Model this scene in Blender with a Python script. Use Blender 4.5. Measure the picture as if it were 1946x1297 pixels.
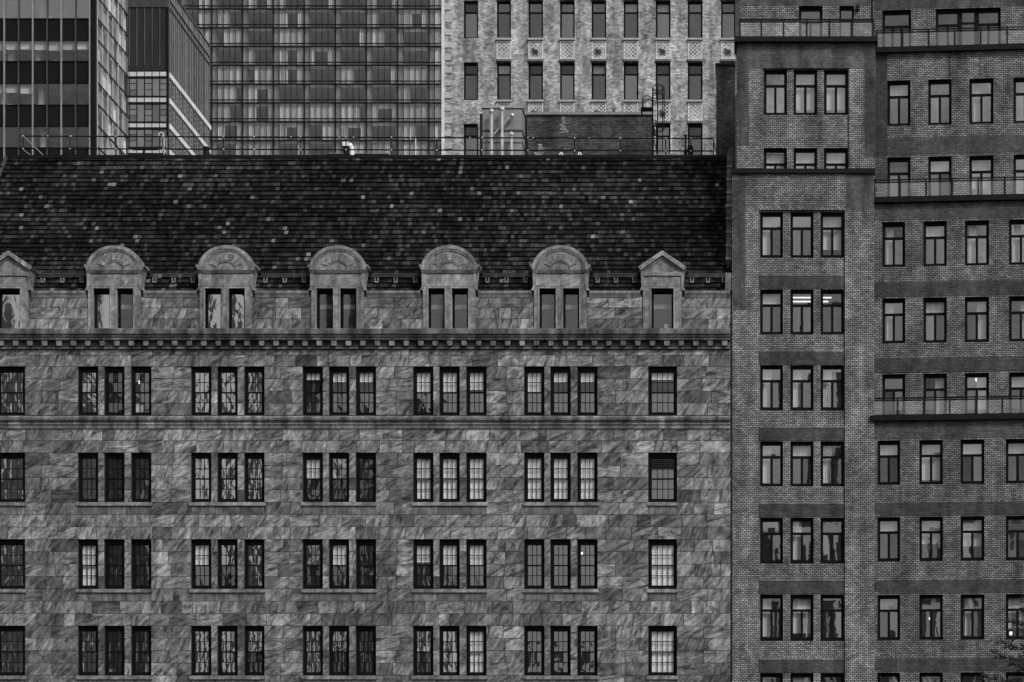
import bpy, math, random
from mathutils import Vector, Matrix
R = random.Random(7)
scene = bpy.context.scene
for o in list(bpy.data.objects): bpy.data.objects.remove(o)

# ------------------------------------------------------------------ camera, sky, sun, exposure
F, D0 = 4600.0, 115.0            # focal length in photo pixels, metres from camera to stone facade (y = 0)
VX, VY, ZC = 1450.0, 1600.0, 5.0 # principal point of the photo (pixels), camera height
cam = bpy.data.cameras.new('camera'); camo = bpy.data.objects.new('camera', cam)
scene.collection.objects.link(camo); scene.camera = camo
camo.location = (0, -D0, ZC); camo.rotation_euler = (math.radians(90), 0, 0)
cam.sensor_width = 36.0; cam.lens = F / 1946 * 36
cam.shift_x = -(VX - 973) / 1946; cam.shift_y = (VY - 648.5) / 1946
cam.clip_start = 1.0; cam.clip_end = 3000

SUN_EL, SUN_AZ = math.radians(46), math.radians(138)   # azimuth clockwise from +Y
w = bpy.data.worlds.new('World'); scene.world = w; w.use_nodes = True
wt = w.node_tree; bg = wt.nodes['Background']
sky = wt.nodes.new('ShaderNodeTexSky'); sky.sky_type = 'NISHITA'; sky.sun_disc = False
sky.sun_elevation = SUN_EL; sky.sun_rotation = SUN_AZ; sky.dust_density = 4.0; sky.air_density = 1.0
bw = wt.nodes.new('ShaderNodeRGBToBW')
wt.links.new(sky.outputs[0], bw.inputs[0]); wt.links.new(bw.outputs[0], bg.inputs[0])
bg.inputs[1].default_value = 0.095
sl = bpy.data.lights.new('sun', 'SUN'); so = bpy.data.objects.new('sun', sl); scene.collection.objects.link(so)
sl.energy = 1.5; sl.angle = math.radians(10); sl.color = (1, 1, 1)
sv = Vector((math.sin(SUN_AZ) * math.cos(SUN_EL), math.cos(SUN_AZ) * math.cos(SUN_EL), math.sin(SUN_EL)))
so.rotation_euler = sv.to_track_quat('Z', 'Y').to_euler(); so.location = (30, -150, 200)
vs = scene.view_settings; vs.view_transform = 'Standard'; vs.look = 'None'; vs.gamma = 1; vs.use_curve_mapping = False
vs.exposure = 0.55
scene.cycles.max_bounces = 6; scene.cycles.transparent_max_bounces = 10
scene.cycles.caustics_reflective = False; scene.cycles.caustics_refractive = False

# ------------------------------------------------------------------ helpers
COL = scene.collection
def X(px, Y=0.0): return (px - VX) * (D0 + Y) / F
def Z(py, Y=0.0): return ZC + (VY - py) * (D0 + Y) / F
WO = {}            # unrotated world origin of every object
YAW = [None]       # (pivot Vector, angle) applied to direct children of a root while set
def cnt(o, parent):
    pass
def link(name, mesh, parent, origin, mat=None, **props):
    o = bpy.data.objects.new(name, mesh); COL.objects.link(o)
    origin = Vector(origin); WO[o.name] = origin
    if parent is not None:
        o.parent = parent
        base = WO[parent.name]
        if YAW[0] and parent.type == 'EMPTY':
            pv, a = YAW[0]
            o.location = pv + Matrix.Rotation(a, 3, 'Z') @ (origin - pv) - base
            o.rotation_euler = (0, 0, a)
        else: o.location = origin - base
    else: o.location = origin
    if mat is not None and mesh is not None:
        if len(mesh.materials) == 0: mesh.materials.append(M[mat])
        elif mesh.materials[0] != M[mat]:
            o.material_slots[0].link = 'OBJECT'; o.material_slots[0].material = M[mat]
    for k, v in props.items(): o[k] = v
    return o
def root(name, loc, label, cat, group=None):
    o = link(name, None, None, loc); o['label'] = label; o['category'] = cat
    if group: o['group'] = group
    return o

class MB:
    def __init__(s): s.v = []; s.f = []; s.t = []; s.s = []
    def face(s, pts, tone=1.0, seed=0.0):
        n = len(s.v); s.v += [tuple(p) for p in pts]; s.f.append(tuple(range(n, n + len(pts)))); s.t.append(tone); s.s.append(seed)
    def faces(s, vs_, fs, tone=1.0, seed=0.0):
        n = len(s.v); s.v += [tuple(p) for p in vs_]
        for f in fs: s.f.append(tuple(n + i for i in f)); s.t.append(tone); s.s.append(seed)
    def box(s, x0, x1, y0, y1, z0, z1, tone=1.0, seed=0.0):
        if x0 > x1: x0, x1 = x1, x0
        if y0 > y1: y0, y1 = y1, y0
        if z0 > z1: z0, z1 = z1, z0
        s.faces([(x0,y0,z0),(x1,y0,z0),(x1,y1,z0),(x0,y1,z0),(x0,y0,z1),(x1,y0,z1),(x1,y1,z1),(x0,y1,z1)],
                [(0,1,5,4),(1,2,6,5),(2,3,7,6),(3,0,4,7),(4,5,6,7),(3,2,1,0)], tone, seed)
    def block(s, x0, x1, yf, yb, z0, z1, c, tone=1.0, seed=0.0):   # stone with chamfered front arris
        s.faces([(x0,yb,z0),(x1,yb,z0),(x1,yb,z1),(x0,yb,z1),(x0,yf+c,z0),(x1,yf+c,z0),(x1,yf+c,z1),(x0,yf+c,z1),
                 (x0+c,yf,z0+c),(x1-c,yf,z0+c),(x1-c,yf,z1-c),(x0+c,yf,z1-c)],
                [(8,9,10,11),(4,5,9,8),(5,6,10,9),(6,7,11,10),(7,4,8,11),(0,1,5,4),(1,2,6,5),(2,3,7,6),(3,0,4,7)], tone, seed)
    def prism(s, poly, y0, y1, tone=1.0, seed=0.0):               # poly: (x, z) anticlockwise seen from -Y
        n = len(poly); vs_ = [(x, y0, z) for x, z in poly] + [(x, y1, z) for x, z in poly]
        s.faces(vs_, [tuple(range(n)), tuple(range(2*n-1, n-1, -1))] + [(i, n+i, n+(i+1) % n, (i+1) % n) for i in range(n)], tone, seed)
    def extr(s, prof, x0, x1, tone=1.0, seed=0.0):                # prof: (y, z) profile run along X
        n = len(prof); vs_ = [(x0, y, z) for y, z in prof] + [(x1, y, z) for y, z in prof]
        s.faces(vs_, [tuple(range(n)), tuple(range(2*n-1, n-1, -1))] + [(i, n+i, n+(i+1) % n, (i+1) % n) for i in range(n)], tone, seed)
    def tube(s, p0, p1, r, n=8, r1=None, tone=1.0, seed=0.0):
        p0, p1 = Vector(p0), Vector(p1); r1 = r if r1 is None else r1
        d = (p1 - p0).normalized(); a = d.orthogonal().normalized(); b = d.cross(a)
        vs_ = []
        for p, rr in ((p0, r), (p1, r1)):
            for i in range(n):
                t = 2*math.pi*i/n; vs_.append(p + a*math.cos(t)*rr + b*math.sin(t)*rr)
        s.faces(vs_, [(i, (i+1) % n, n+(i+1) % n, n+i) for i in range(n)] + [tuple(range(n-1, -1, -1)), tuple(range(n, 2*n))], tone, seed)
    def path(s, pts, r, n=8, **k):
        for a, b in zip(pts[:-1], pts[1:]): s.tube(a, b, r, n, **k)
    def ball(s, c, rx, ry, rz, n=10, m=6, tone=1.0, seed=0.0):
        vs_ = []; 
        for j in range(m+1):
            p = math.pi*j/m
            for i in range(n):
                t = 2*math.pi*i/n; vs_.append((c[0]+rx*math.sin(p)*math.cos(t), c[1]+ry*math.sin(p)*math.sin(t), c[2]+rz*math.cos(p)))
        s.faces(vs_, [(j*n+i, (j+1)*n+i, (j+1)*n+(i+1) % n, j*n+(i+1) % n) for j in range(m) for i in range(n)], tone, seed)
    def wall(s, x0, x1, z0, z1, y0, y1, holes, tone=1.0, seed=0.0):
        """front sheet at y0 with rectangular openings and their reveals back to y1, plus outer returns"""
        xs = sorted({x0, x1, *[min(max(h[i], x0), x1) for h in holes for i in (0, 1)]})
        zs = sorted({z0, z1, *[min(max(h[i], z0), z1) for h in holes for i in (2, 3)]})
        for i in range(len(xs)-1):
            run = None
            for j in range(len(zs)-1):
                cx, cz = (xs[i]+xs[i+1])/2, (zs[j]+zs[j+1])/2
                solid = not any(h[0] < cx < h[1] and h[2] < cz < h[3] for h in holes)
                if solid: run = (run[0], zs[j+1]) if run else (zs[j], zs[j+1])
                if run and (not solid or j == len(zs)-2):
                    a, b = run; s.face([(xs[i],y0,a),(xs[i+1],y0,a),(xs[i+1],y0,b),(xs[i],y0,b)], tone, seed); run = None
        for h in holes:
            a, b, c, d = max(h[0], x0), min(h[1], x1), max(h[2], z0), min(h[3], z1)
            s.face([(a,y0,c),(a,y1,c),(a,y1,d),(a,y0,d)], tone, seed); s.face([(b,y1,c),(b,y0,c),(b,y0,d),(b,y1,d)], tone, seed)
            s.face([(a,y0,c),(b,y0,c),(b,y1,c),(a,y1,c)], tone, seed); s.face([(a,y1,d),(b,y1,d),(b,y0,d),(a,y0,d)], tone, seed)
        s.face([(x0,y1,z0),(x0,y0,z0),(x0,y0,z1),(x0,y1,z1)], tone, seed); s.face([(x1,y0,z0),(x1,y1,z0),(x1,y1,z1),(x1,y0,z1)], tone, seed)
        s.face([(x0,y0,z1),(x1,y0,z1),(x1,y1,z1),(x0,y1,z1)], tone, seed)
    def mesh(s, name, origin):
        ox, oy, oz = origin
        m = bpy.data.meshes.new(name); m.from_pydata([(x-ox, y-oy, z-oz) for x, y, z in s.v], [], s.f)
        a = m.attributes.new('tone', 'FLOAT', 'FACE'); a.data.foreach_set('value', s.t)
        a = m.attributes.new('seed', 'FLOAT', 'FACE'); a.data.foreach_set('value', s.s)
        m.update(); return m
    def build(s, name, mat, parent=None, origin=None, smooth=False, **props):
        if origin is None:
            xs = [p[0] for p in s.v]; ys = [p[1] for p in s.v]; zs = [p[2] for p in s.v]
            origin = ((min(xs)+max(xs))/2, (min(ys)+max(ys))/2, min(zs))
        m = s.mesh(name, origin)
        if smooth: m.polygons.foreach_set('use_smooth', [True]*len(m.polygons))
        return link(name, m, parent, origin, mat, **props)

def arc(cx, cz, rx, rz, a0, a1, n): return [(cx + rx*math.cos(math.radians(a0+(a1-a0)*i/n)), cz + rz*math.sin(math.radians(a0+(a1-a0)*i/n))) for i in range(n+1)]

# ------------------------------------------------------------------ materials (all grey: the photograph is black and white)
M = {}
class NT:
    def __init__(s, name):
        s.m = bpy.data.materials.new(name); s.m.use_nodes = True; s.t = s.m.node_tree
        s.t.nodes.clear(); s.out = s.t.nodes.new('ShaderNodeOutputMaterial'); M[name] = s.m
    def n(s, typ, ins=None, **kw):
        nd = s.t.nodes.new('ShaderNode' + typ)
        for k, v in kw.items(): setattr(nd, k, v)
        for k, v in (ins or {}).items(): s.put(nd.inputs[k], v)
        return nd
    def put(s, sock, v):
        if isinstance(v, bpy.types.NodeSocket): s.t.links.new(v, sock)
        elif isinstance(v, bpy.types.Node): s.t.links.new(v.outputs[0], sock)
        elif sock.type == 'RGBA' and not hasattr(v, '__len__'): sock.default_value = (v, v, v, 1)
        else: sock.default_value = v
    def math(s, op, a, b=0.0, c=None):
        i = {0: a, 1: b}
        if c is not None: i[2] = c
        return s.n('Math', i, operation=op)
    def vmath(s, op, a, b): return s.n('VectorMath', {0: a, 1: b}, operation=op)
    def ramp(s, v, lo, hi, a, b): return s.n('MapRange', {0: v, 1: lo, 2: hi, 3: a, 4: b})
    def pos(s): return s.n('NewGeometry').outputs['Position']
    def attr(s, a): return s.n('Attribute', attribute_name=a).outputs['Fac']
    def noise(s, vec, scale, detail=3.0, rough=0.55, dist=0.0):
        return s.n('TexNoise', {'Vector': vec, 'Scale': scale, 'Detail': detail, 'Roughness': rough, 'Distortion': dist}).outputs[0]
    def scaled(s, vec, sc, rot=(0,0,0)): return s.n('Mapping', {'Vector': vec, 'Scale': sc, 'Rotation': rot})
    def principled(s, col, rough=0.8, bump=None, bs=0.3, bd=0.02, metal=0.0, spec=0.3):
        p = s.n('BsdfPrincipled', {'Base Color': col, 'Roughness': rough, 'Metallic': metal, 'Specular IOR Level': spec})
        if bump is not None:
            b = s.n('Bump', {'Height': bump, 'Strength': bs, 'Distance': bd}); s.put(p.inputs['Normal'], b.outputs[0])
        s.put(s.out.inputs[0], p.outputs[0]); return p

def stone_mat(name, base, vein=1.0, con=1.0, streak=0.35):
    t = NT(name); pos = t.pos(); seed = t.attr('seed'); tone = t.attr('tone')
    off = t.n('CombineXYZ', {0: t.math('MULTIPLY', seed, 37.7), 1: t.math('MULTIPLY', seed, 71.3), 2: t.math('MULTIPLY', seed, 53.1)})
    v = t.vmath('ADD', pos, off)
    fr = t.math('FRACT', t.math('MULTIPLY', seed, 91.7))
    ang = t.ramp(fr, 0.0, 1.0, 0.15, 1.3)
    rv = t.n('VectorRotate', {'Vector': v, 'Axis': (0, 1, 0), 'Angle': ang}, rotation_type='AXIS_ANGLE')
    st = t.scaled(rv, (0.7, 1.0, 2.7))
    n1 = t.noise(st, 1.0, 9, 0.71, 1.8)
    st2 = t.scaled(rv, (1.6, 2.0, 7.5))
    n2 = t.noise(st2, 1.0, 8, 0.74, 1.4)
    n3 = t.noise(v, 2.3, 5, 0.65, 0.4)
    a = t.ramp(n1, 0.37, 0.63, 1-.85*con, 1+.85*con)
    vein_hi = t.n('MapRange', {0: n2, 1: 0.56, 2: 0.72, 3: 0.0, 4: 0.9 * vein}, interpolation_type='SMOOTHSTEP')
    vein_lo = t.n('MapRange', {0: n2, 1: 0.44, 2: 0.30, 3: 0.0, 4: 0.75 * vein}, interpolation_type='SMOOTHSTEP')
    b = t.math('ADD', a, vein_hi); b = t.math('MULTIPLY', b, t.math('SUBTRACT', 1.0, vein_lo))
    c = t.math('MULTIPLY', b, t.ramp(n3, 0.35, 0.65, 0.62, 1.38))
    c = t.math('MULTIPLY', c, tone)
    # rain streaks and soot in world space
    sp = t.scaled(pos, (1.6, 1.0, 0.16)); ns = t.noise(sp, 1.0, 5, 0.62)
    c = t.math('MULTIPLY', c, t.ramp(ns, 0.36, 0.66, 1.0 - streak, 1.0 + streak * 0.35))
    big = t.noise(pos, 0.13, 3, 0.6); c = t.math('MULTIPLY', c, t.ramp(big, 0.3, 0.7, 0.82, 1.18))
    fine = t.noise(t.scaled(rv, (12.0, 20.0, 30.0)), 1.0, 3, 0.75); c = t.math('MULTIPLY', c, t.ramp(fine, 0.3, 0.7, 1-.38*con, 1+.4*con))
    col = t.math('MULTIPLY', c, base)
    bumpv = t.math('ADD', t.math('MULTIPLY', n2, 0.5), fine)
    t.principled(col, 0.72, bumpv, 0.35*con, 0.012, spec=0.3)
stone_mat('ashlar', 0.172, 1.0)
stone_mat('dressed', 0.22, 0.2, 0.42, 0.5)
stone_mat('cornice_stone', 0.14, 0.25, 0.45, 0.75)

t = NT('tooled'); pos = t.pos(); n1 = t.noise(t.scaled(pos, (5, 1, .7)), 1.0, 7, 0.75); n2 = t.noise(pos, 2.0, 4, 0.6)
c = t.math('MULTIPLY', t.ramp(n1, .36, .64, .45, 1.5), t.ramp(n2, .35, .65, .55, 1.4)); c = t.math('MULTIPLY', c, t.attr('tone'))
t.principled(t.math('MULTIPLY', c, .15), .75, n1, .4, .012)
def brick_mat(name, lo, hi, mortar, wdt=0.15, row=0.078, ms=0.012, blot=0.35, bump=0.6, bscale=0.9):
    t = NT(name); pos = t.pos()
    sx = t.n('SeparateXYZ', {0: pos}); wob = t.noise(pos, 0.8, 2, 0.5)
    vx = t.math('ADD', sx.outputs[0], sx.outputs[1])
    vec = t.n('CombineXYZ', {0: vx, 1: t.math('ADD', sx.outputs[2], t.math('MULTIPLY', wob, 0.02)), 2: 0.0})
    b = t.n('TexBrick', {'Vector': vec, 'Color1': lo, 'Color2': hi, 'Mortar': mortar, 'Scale': 1.0, 'Mortar Size': ms, 'Mortar Smooth': 0.2,
                         'Bias': 0.0, 'Brick Width': wdt, 'Row Height': row}, offset=0.5, squash=1.0)
    n1 = t.noise(pos, bscale, 5, 0.65, 0.6); n2 = t.noise(t.scaled(pos, (1.4, 1, 0.2)), 1.1, 4, 0.6); n3 = t.noise(pos, 9.0, 3, 0.7)
    c = t.math('MULTIPLY', b.outputs[0], t.ramp(n1, 0.3, 0.7, 1 - blot, 1 + blot))
    c = t.math('MULTIPLY', c, t.ramp(n2, 0.34, 0.66, 1 - blot*0.9, 1 + blot*0.5))
    c = t.math('MULTIPLY', c, t.ramp(n3, 0.3, 0.7, 0.86, 1.14)); c = t.math('MULTIPLY', c, t.attr('tone'))
    h = t.math('SUBTRACT', t.math('MULTIPLY', n3, 0.3), b.outputs['Fac'])
    t.principled(c, 0.88, h, bump, 0.012, spec=0.2)
brick_mat('brick', 0.15, 0.31, 0.024, 0.19, 0.09, 0.017, 0.45)
brick_mat('brick_dark', 0.052, 0.09, 0.03, 0.19, 0.09, blot=0.4)
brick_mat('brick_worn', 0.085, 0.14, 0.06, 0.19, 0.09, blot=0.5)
brick_mat('brick_pale', 0.24, 0.54, 0.19, 0.2, 0.085, 0.010, 0.55, 0.4, 2.6)
brick_mat('brick_soot', 0.022, 0.06, 0.012, 0.2, 0.08, 0.010, 0.5)
brick_mat('brick_bulk', 0.045, 0.12, 0.02, 0.2, 0.08, 0.012, 0.45)

def plain(name, col, rough=0.7, var=0.2, sc=3.0, bump=0.15, metal=0.0, spec=0.3, vert=False):
    t = NT(name); pos = t.pos()
    v = t.scaled(pos, (1.5, 1.5, 0.2)) if vert else pos
    n = t.noise(v, sc, 5, 0.62); n2 = t.noise(pos, sc*8, 3, 0.6)
    c = t.math('MULTIPLY', t.ramp(n, 0.3, 0.7, 1-var, 1+var), t.ramp(n2, 0.3, 0.7, 1-var*0.5, 1+var*0.5))
    c = t.math('MULTIPLY', c, t.attr('tone'))
    t.principled(t.math('MULTIPLY', c, col), rough, n2, bump, 0.01, metal, spec)
plain('frame', 0.006, 0.5, 0.3, spec=0.06)
plain('mortar', 0.045, 0.95, 0.3)
plain('metal_dark', 0.009, 0.5, 0.3, spec=0.12)
plain('metal_mid', 0.22, 0.55, 0.25, 1.5, vert=True)
plain('metal_pale', 0.45, 0.45, 0.25, 2.0)
plain('galvanised', 0.5, 0.4, 0.3, 6.0, metal=0.3)
plain('pale_panel', 0.62, 0.6, 0.12, 1.0)
plain('mullion_pale', 0.42, 0.45, 0.15, 1.0)
plain('black_panel', 0.006, 0.35, 0.4, 0.7, spec=0.15)
plain('louvre_dark', 0.02, 0.6, 0.35, 0.6, vert=True)
plain('concrete', 0.22, 0.9, 0.35, 0.9, vert=True)
plain('terracotta', 0.64, 0.75, 0.18, 4.0)
plain('terracotta_dark', 0.13, 0.85, 0.3, 4.0)
plain('curtain', 0.7, 0.9, 0.10, 1.2, vert=True)
plain('blind', 0.82, 0.9, 0.06, 2.0)
plain('interior', 0.34, 0.9, 0.35, 0.5)
plain('interior_dark', 0.06, 0.9, 0.4, 0.4)
plain('asphalt', 0.05, 0.9, 0.25, 0.8)
plain('deck', 0.08, 0.9, 0.3, 0.8)
plain('facade_far_light', 0.42, 0.8, 0.2, 0.1)
plain('facade_far_window', 0.13, 0.5, 0.3, 0.1)
plain('facade_far_mid', 0.27, 0.8, 0.2, 0.1)
plain('facade_far_dark', 0.34, 0.8, 0.3, 0.1)
plain('bark', 0.05, 0.95, 0.4, 4.0, bump=0.6)
plain('feather', 0.09, 0.8, 0.4, 8.0)
plain('white_paint', 0.75, 0.5, 0.1)

# roof tiles: each tile carries its own tone
t = NT('slate'); pos = t.pos(); sd = t.attr('seed')
v = t.vmath('ADD', pos, t.n('CombineXYZ', {0: t.math('MULTIPLY', sd, 13.0), 1: 0.0, 2: t.math('MULTIPLY', sd, 29.0)}))
n1 = t.noise(t.scaled(v, (22, 3, 2.5)), 1.0, 4, 0.65); n2 = t.noise(v, 9.0, 4, 0.6); n3 = t.noise(pos, 0.25, 3, 0.6)
c = t.math('MULTIPLY', t.attr('tone'), t.ramp(n1, 0.3, 0.7, 0.6, 1.4)); c = t.math('MULTIPLY', c, t.ramp(n2, 0.3, 0.7, 0.7, 1.3))
c = t.math('MULTIPLY', c, t.ramp(n3, 0.35, 0.65, 0.6, 1.5))
t.principled(c, 0.85, n1, 0.4, 0.01, spec=0.08)

def glass_mat(name, refl, wave, wscale, tint=0.85, rough=0.0, dirtf=0.035):
    t = NT(name); pos = t.pos(); oi = t.n('ObjectInfo')
    off = t.math('MULTIPLY', oi.outputs['Random'], 40.0)
    v = t.vmath('ADD', pos, t.n('CombineXYZ', {0: off, 1: 0.0, 2: off}))
    n1 = t.noise(t.scaled(v, (1.0, 1.0, 0.7)), wscale, 2, 0.5, 0.6)
    b = t.n('Bump', {'Height': n1, 'Strength': 1.0, 'Distance': wave})
    g = t.n('BsdfGlossy', {'Color': 1.0, 'Roughness': rough, 'Normal': b.outputs[0]})
    tr = t.n('BsdfTransparent', {'Color': tint})
    dirt = t.n('BsdfDiffuse', {'Color': 0.25})
    mx0 = t.n('MixShader', {0: dirtf, 1: tr.outputs[0], 2: dirt.outputs[0]})
    mx = t.n('MixShader', {0: refl, 1: mx0.outputs[0], 2: g.outputs[0]})
    t.put(t.out.inputs[0], mx.outputs[0])
glass_mat('glass_wavy', 0.5, 0.012, 1.8, 0.5, 0.05)
glass_mat('glass_mild', 0.20, 0.007, 1.6, 0.8)
glass_mat('glass_bright', 0.24, 0.008, 1.1, 0.8)
glass_mat('glass_dim', 0.055, 0.015, 1.1, 0.8)
glass_mat('glass_dark', 0.14, 0.008, 1.6, 0.55)
glass_mat('glass_clear', 0.08, 0.004, 1.0, 0.97)
glass_mat('glass_coat', 0.17, 0.007, 1.3, 0.8)
glass_mat('glass_coat_low', 0.115, 0.007, 1.3, 0.8)
glass_mat('glass_office', 0.045, 0.02, 0.3, 0.95, dirtf=0.015)
glass_mat('glass_tower', 0.05, 0.03, 0.15, 0.98, dirtf=0.02)
glass_mat('glass_side', 0.35, 0.05, 0.12, 0.8)
glass_mat('glass_rail', 0.06, 0.001, 1.0, 0.98, dirtf=0.01)

def emit_mat(name, s):
    t = NT(name); e = t.n('Emission', {'Color': 1.0, 'Strength': s}); t.put(t.out.inputs[0], e.outputs[0])
emit_mat('lamp_glow', 1.6)
emit_mat('tube_glow', 1.3)
t = NT('needles'); n = t.noise(t.pos(), 3.0, 3, 0.6)
p = t.principled(t.math('MULTIPLY', t.attr('tone'), t.ramp(n, 0.3, 0.7, 0.012, 0.04)), 0.6)

# ------------------------------------------------------------------ ground
g = MB(); g.face([(-1500,-1500,0),(1500,-1500,0),(1500,1500,0),(-1500,1500,0)])
g.build('ground', 'asphalt', origin=(0,0,0), kind='structure')

# ------------------------------------------------------------------ windows (meshes shared between alike windows)
CACHE = {}
def cached(key, fn):
    if key not in CACHE: CACHE[key] = fn()
    return CACHE[key]
def mesh_of(mb, name, mat):
    m = mb.mesh(name, (0,0,0)); m.materials.append(M[mat]); return m
def pane_mesh(w_, h_, seed=0):
    """a sheet of glass, slightly tilted and bowed as real panes are"""
    def mk():
        b = MB(); N = 6; a = (R.random()-0.5)*0.008; c = (R.random()-0.5)*0.008; bow = R.choice([-1,1,1])*R.uniform(.1, 1.0)*.011*min(w_, .8)
        vs_ = []
        for j in range(N+1):
            for i in range(N+1):
                u, v = 2*i/N-1, 2*j/N-1
                vs_.append((u*w_/2, a*u*w_ + c*v*h_ + bow*(u*u + v*v*(.6 if h_ > w_ else 1)), (v+1)*h_/2))
        b.faces(vs_, [(j*(N+1)+i, j*(N+1)+i+1, (j+1)*(N+1)+i+1, (j+1)*(N+1)+i) for j in range(N) for i in range(N)], 1, R.random())
        m = mesh_of(b, 'pane', 'glass_clear'); m.polygons.foreach_set('use_smooth', [True]*len(m.polygons)); return m
    return cached(('pane', round(w_,3), round(h_,3), seed), mk)

PANES = [0]
def double_hung(rt, px0, px1, pyT, pyB, Y, cols, style, own_panes):
    x0, x1, z0, z1 = X(px0,Y), X(px1,Y), Z(pyB,Y), Z(pyT,Y)
    W, H = round(x1-x0, 2), round(z1-z0, 2); key = (W, H, cols)
    ft, fs, fb = 0.21, 0.12, 0.15  # head bar is deep and black to take in the shadow under the lintel
    iw, ih = W-2*fs, H-ft-fb; half = ih/2
    def mk_frame():
        b = MB()
        b.box(-W/2-.01,-W/2+fs,0,.12,-.01,H+.01); b.box(W/2-fs,W/2+.01,0,.12,-.01,H+.01)
        b.box(-W/2+fs,W/2-fs,0.004,.12,H-ft,H+.01); b.box(-W/2+fs,W/2-fs,-.02,.12,-.01,fb)
        b.box(-W/2+fs,W/2-fs,-.015,.03,H-.06,H+.005)
        return mesh_of(b, 'window', 'frame')
    def mk_sash(up):
        b = MB(); y = .05 if up else .085; s = .04; mt = .034
        z_0 = fb+half-.03 if up else fb; z_1 = H-ft if up else fb+half+.03
        b.box(-iw/2,-iw/2+s,y,y+.04,z_0,z_1); b.box(iw/2-s,iw/2,y,y+.04,z_0,z_1)
        b.box(-iw/2+s,iw/2-s,y+.001,y+.04,z_1-s-(0 if up else .02),z_1); b.box(-iw/2+s,iw/2-s,y+.001,y+.04,z_0,z_0+s+(.02 if up else .01))
        pw = (iw-2*s)/cols
        for i in range(1, cols): b.box(-iw/2+s+i*pw-mt/2,-iw/2+s+i*pw+mt/2,y+.004,y+.034,z_0+s,z_1-s)
        zm = (z_0+z_1)/2; b.box(-iw/2+s,iw/2-s,y+.006,y+.03,zm-mt/2,zm+mt/2)
        return mesh_of(b, 'sash', 'frame')
    o = link('window', cached(('dhf',)+key, mk_frame), rt, ((x0+x1)/2, Y+.17, z0), 'frame')
    W0 = WO[o.name]
    for up in (0, 1): link('sash', cached(('dhs', up)+key, lambda u=up: mk_sash(u)), o, W0, 'frame')
    gu, gl = {'w':('glass_wavy','glass_wavy'),'d':('glass_dark','glass_dark'),'g':('glass_mild','glass_mild'),'p':('glass_clear','glass_clear'),
              'u':('glass_clear','glass_mild'),'t':('glass_clear','glass_mild'),'s':('glass_wavy','glass_dark'),'L':('glass_mild','glass_mild')}[style]
    pw = (iw-.08)/cols; ph = half/2-.03
    if own_panes and style != 'L':
        for r in range(4):
            up = r >= 2; zz = fb + .03 + (r % 2)*(half/2) + (half if up else 0); yy = .07 if up else .105
            for c in range(cols):
                link('pane', pane_mesh(pw, half/2, (r*cols+c) % 9), o, W0 + Vector((-iw/2+.04+(c+.5)*pw, yy, zz-.02)), gu if up else gl)
    else:
        for up in (0, 1):
            def mk_g(u=up):
                b = MB(); y = .07 if u else .105
                for r in range(2):
                    for c in range(cols):
                        cx = -iw/2+.04+(c+.5)*pw; zz = fb + r*half/2 + (half if u else 0); a = (R.random()-.5)*.006; d = (R.random()-.5)*.006
                        b.face([(cx-pw/2,y-a*pw-d,zz),(cx+pw/2,y+a*pw-d,zz),(cx+pw/2,y+a*pw+d,zz+half/2),(cx-pw/2,y-a*pw+d,zz+half/2)], 1, R.random())
                return mesh_of(b, 'glazing', 'glass_clear')
            link('glazing', cached(('dhg', up, R.randrange(4))+key, mk_g), o, W0, gu if up else gl, kind='stuff')
    cover = {'p': 1.0, 'u': R.choice([.42,.48,.5]), 't': R.choice([.12,.18,.24]), 's': 0.0, 'w': 0, 'd': 0, 'g': 0, 'L': 0}[style]
    if cover > 0:
        hh = ih*cover
        def mk_b():
            b = MB(); n = max(3, int(hh/.09))
            for i in range(n):
                za = H-ft-hh+hh*i/n; zb = H-ft-hh+hh*(i+1)/n
                b.faces([(-iw/2,.17,za),(iw/2,.17,za),(iw/2,.185,zb),(-iw/2,.185,zb)], [(0,1,2,3)])
            return mesh_of(b, 'blind', 'blind')
        link('blind', cached(('dhb', round(cover,2))+key, mk_b), o, W0, 'blind')
    if style == 'L':
        for i in range(6):
            b = MB(); zz = H-ft-.10-i*.085
            b.faces([(-iw/2,-.02,zz),(iw/2,-.02,zz),(iw/2,.07,zz+.06),(-iw/2,.07,zz+.06),(-iw/2,-.02,zz-.015),(iw/2,-.02,zz-.015),(iw/2,.07,zz+.045),(-iw/2,.07,zz+.045)],
                    [(0,1,2,3),(4,7,6,5),(0,4,5,1)])
            link('louvre_slat', cached(('lou', i)+key, lambda: mesh_of(b, 'louvre_slat', 'louvre_dark')), o, W0, 'louvre_dark')
    return o

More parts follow.
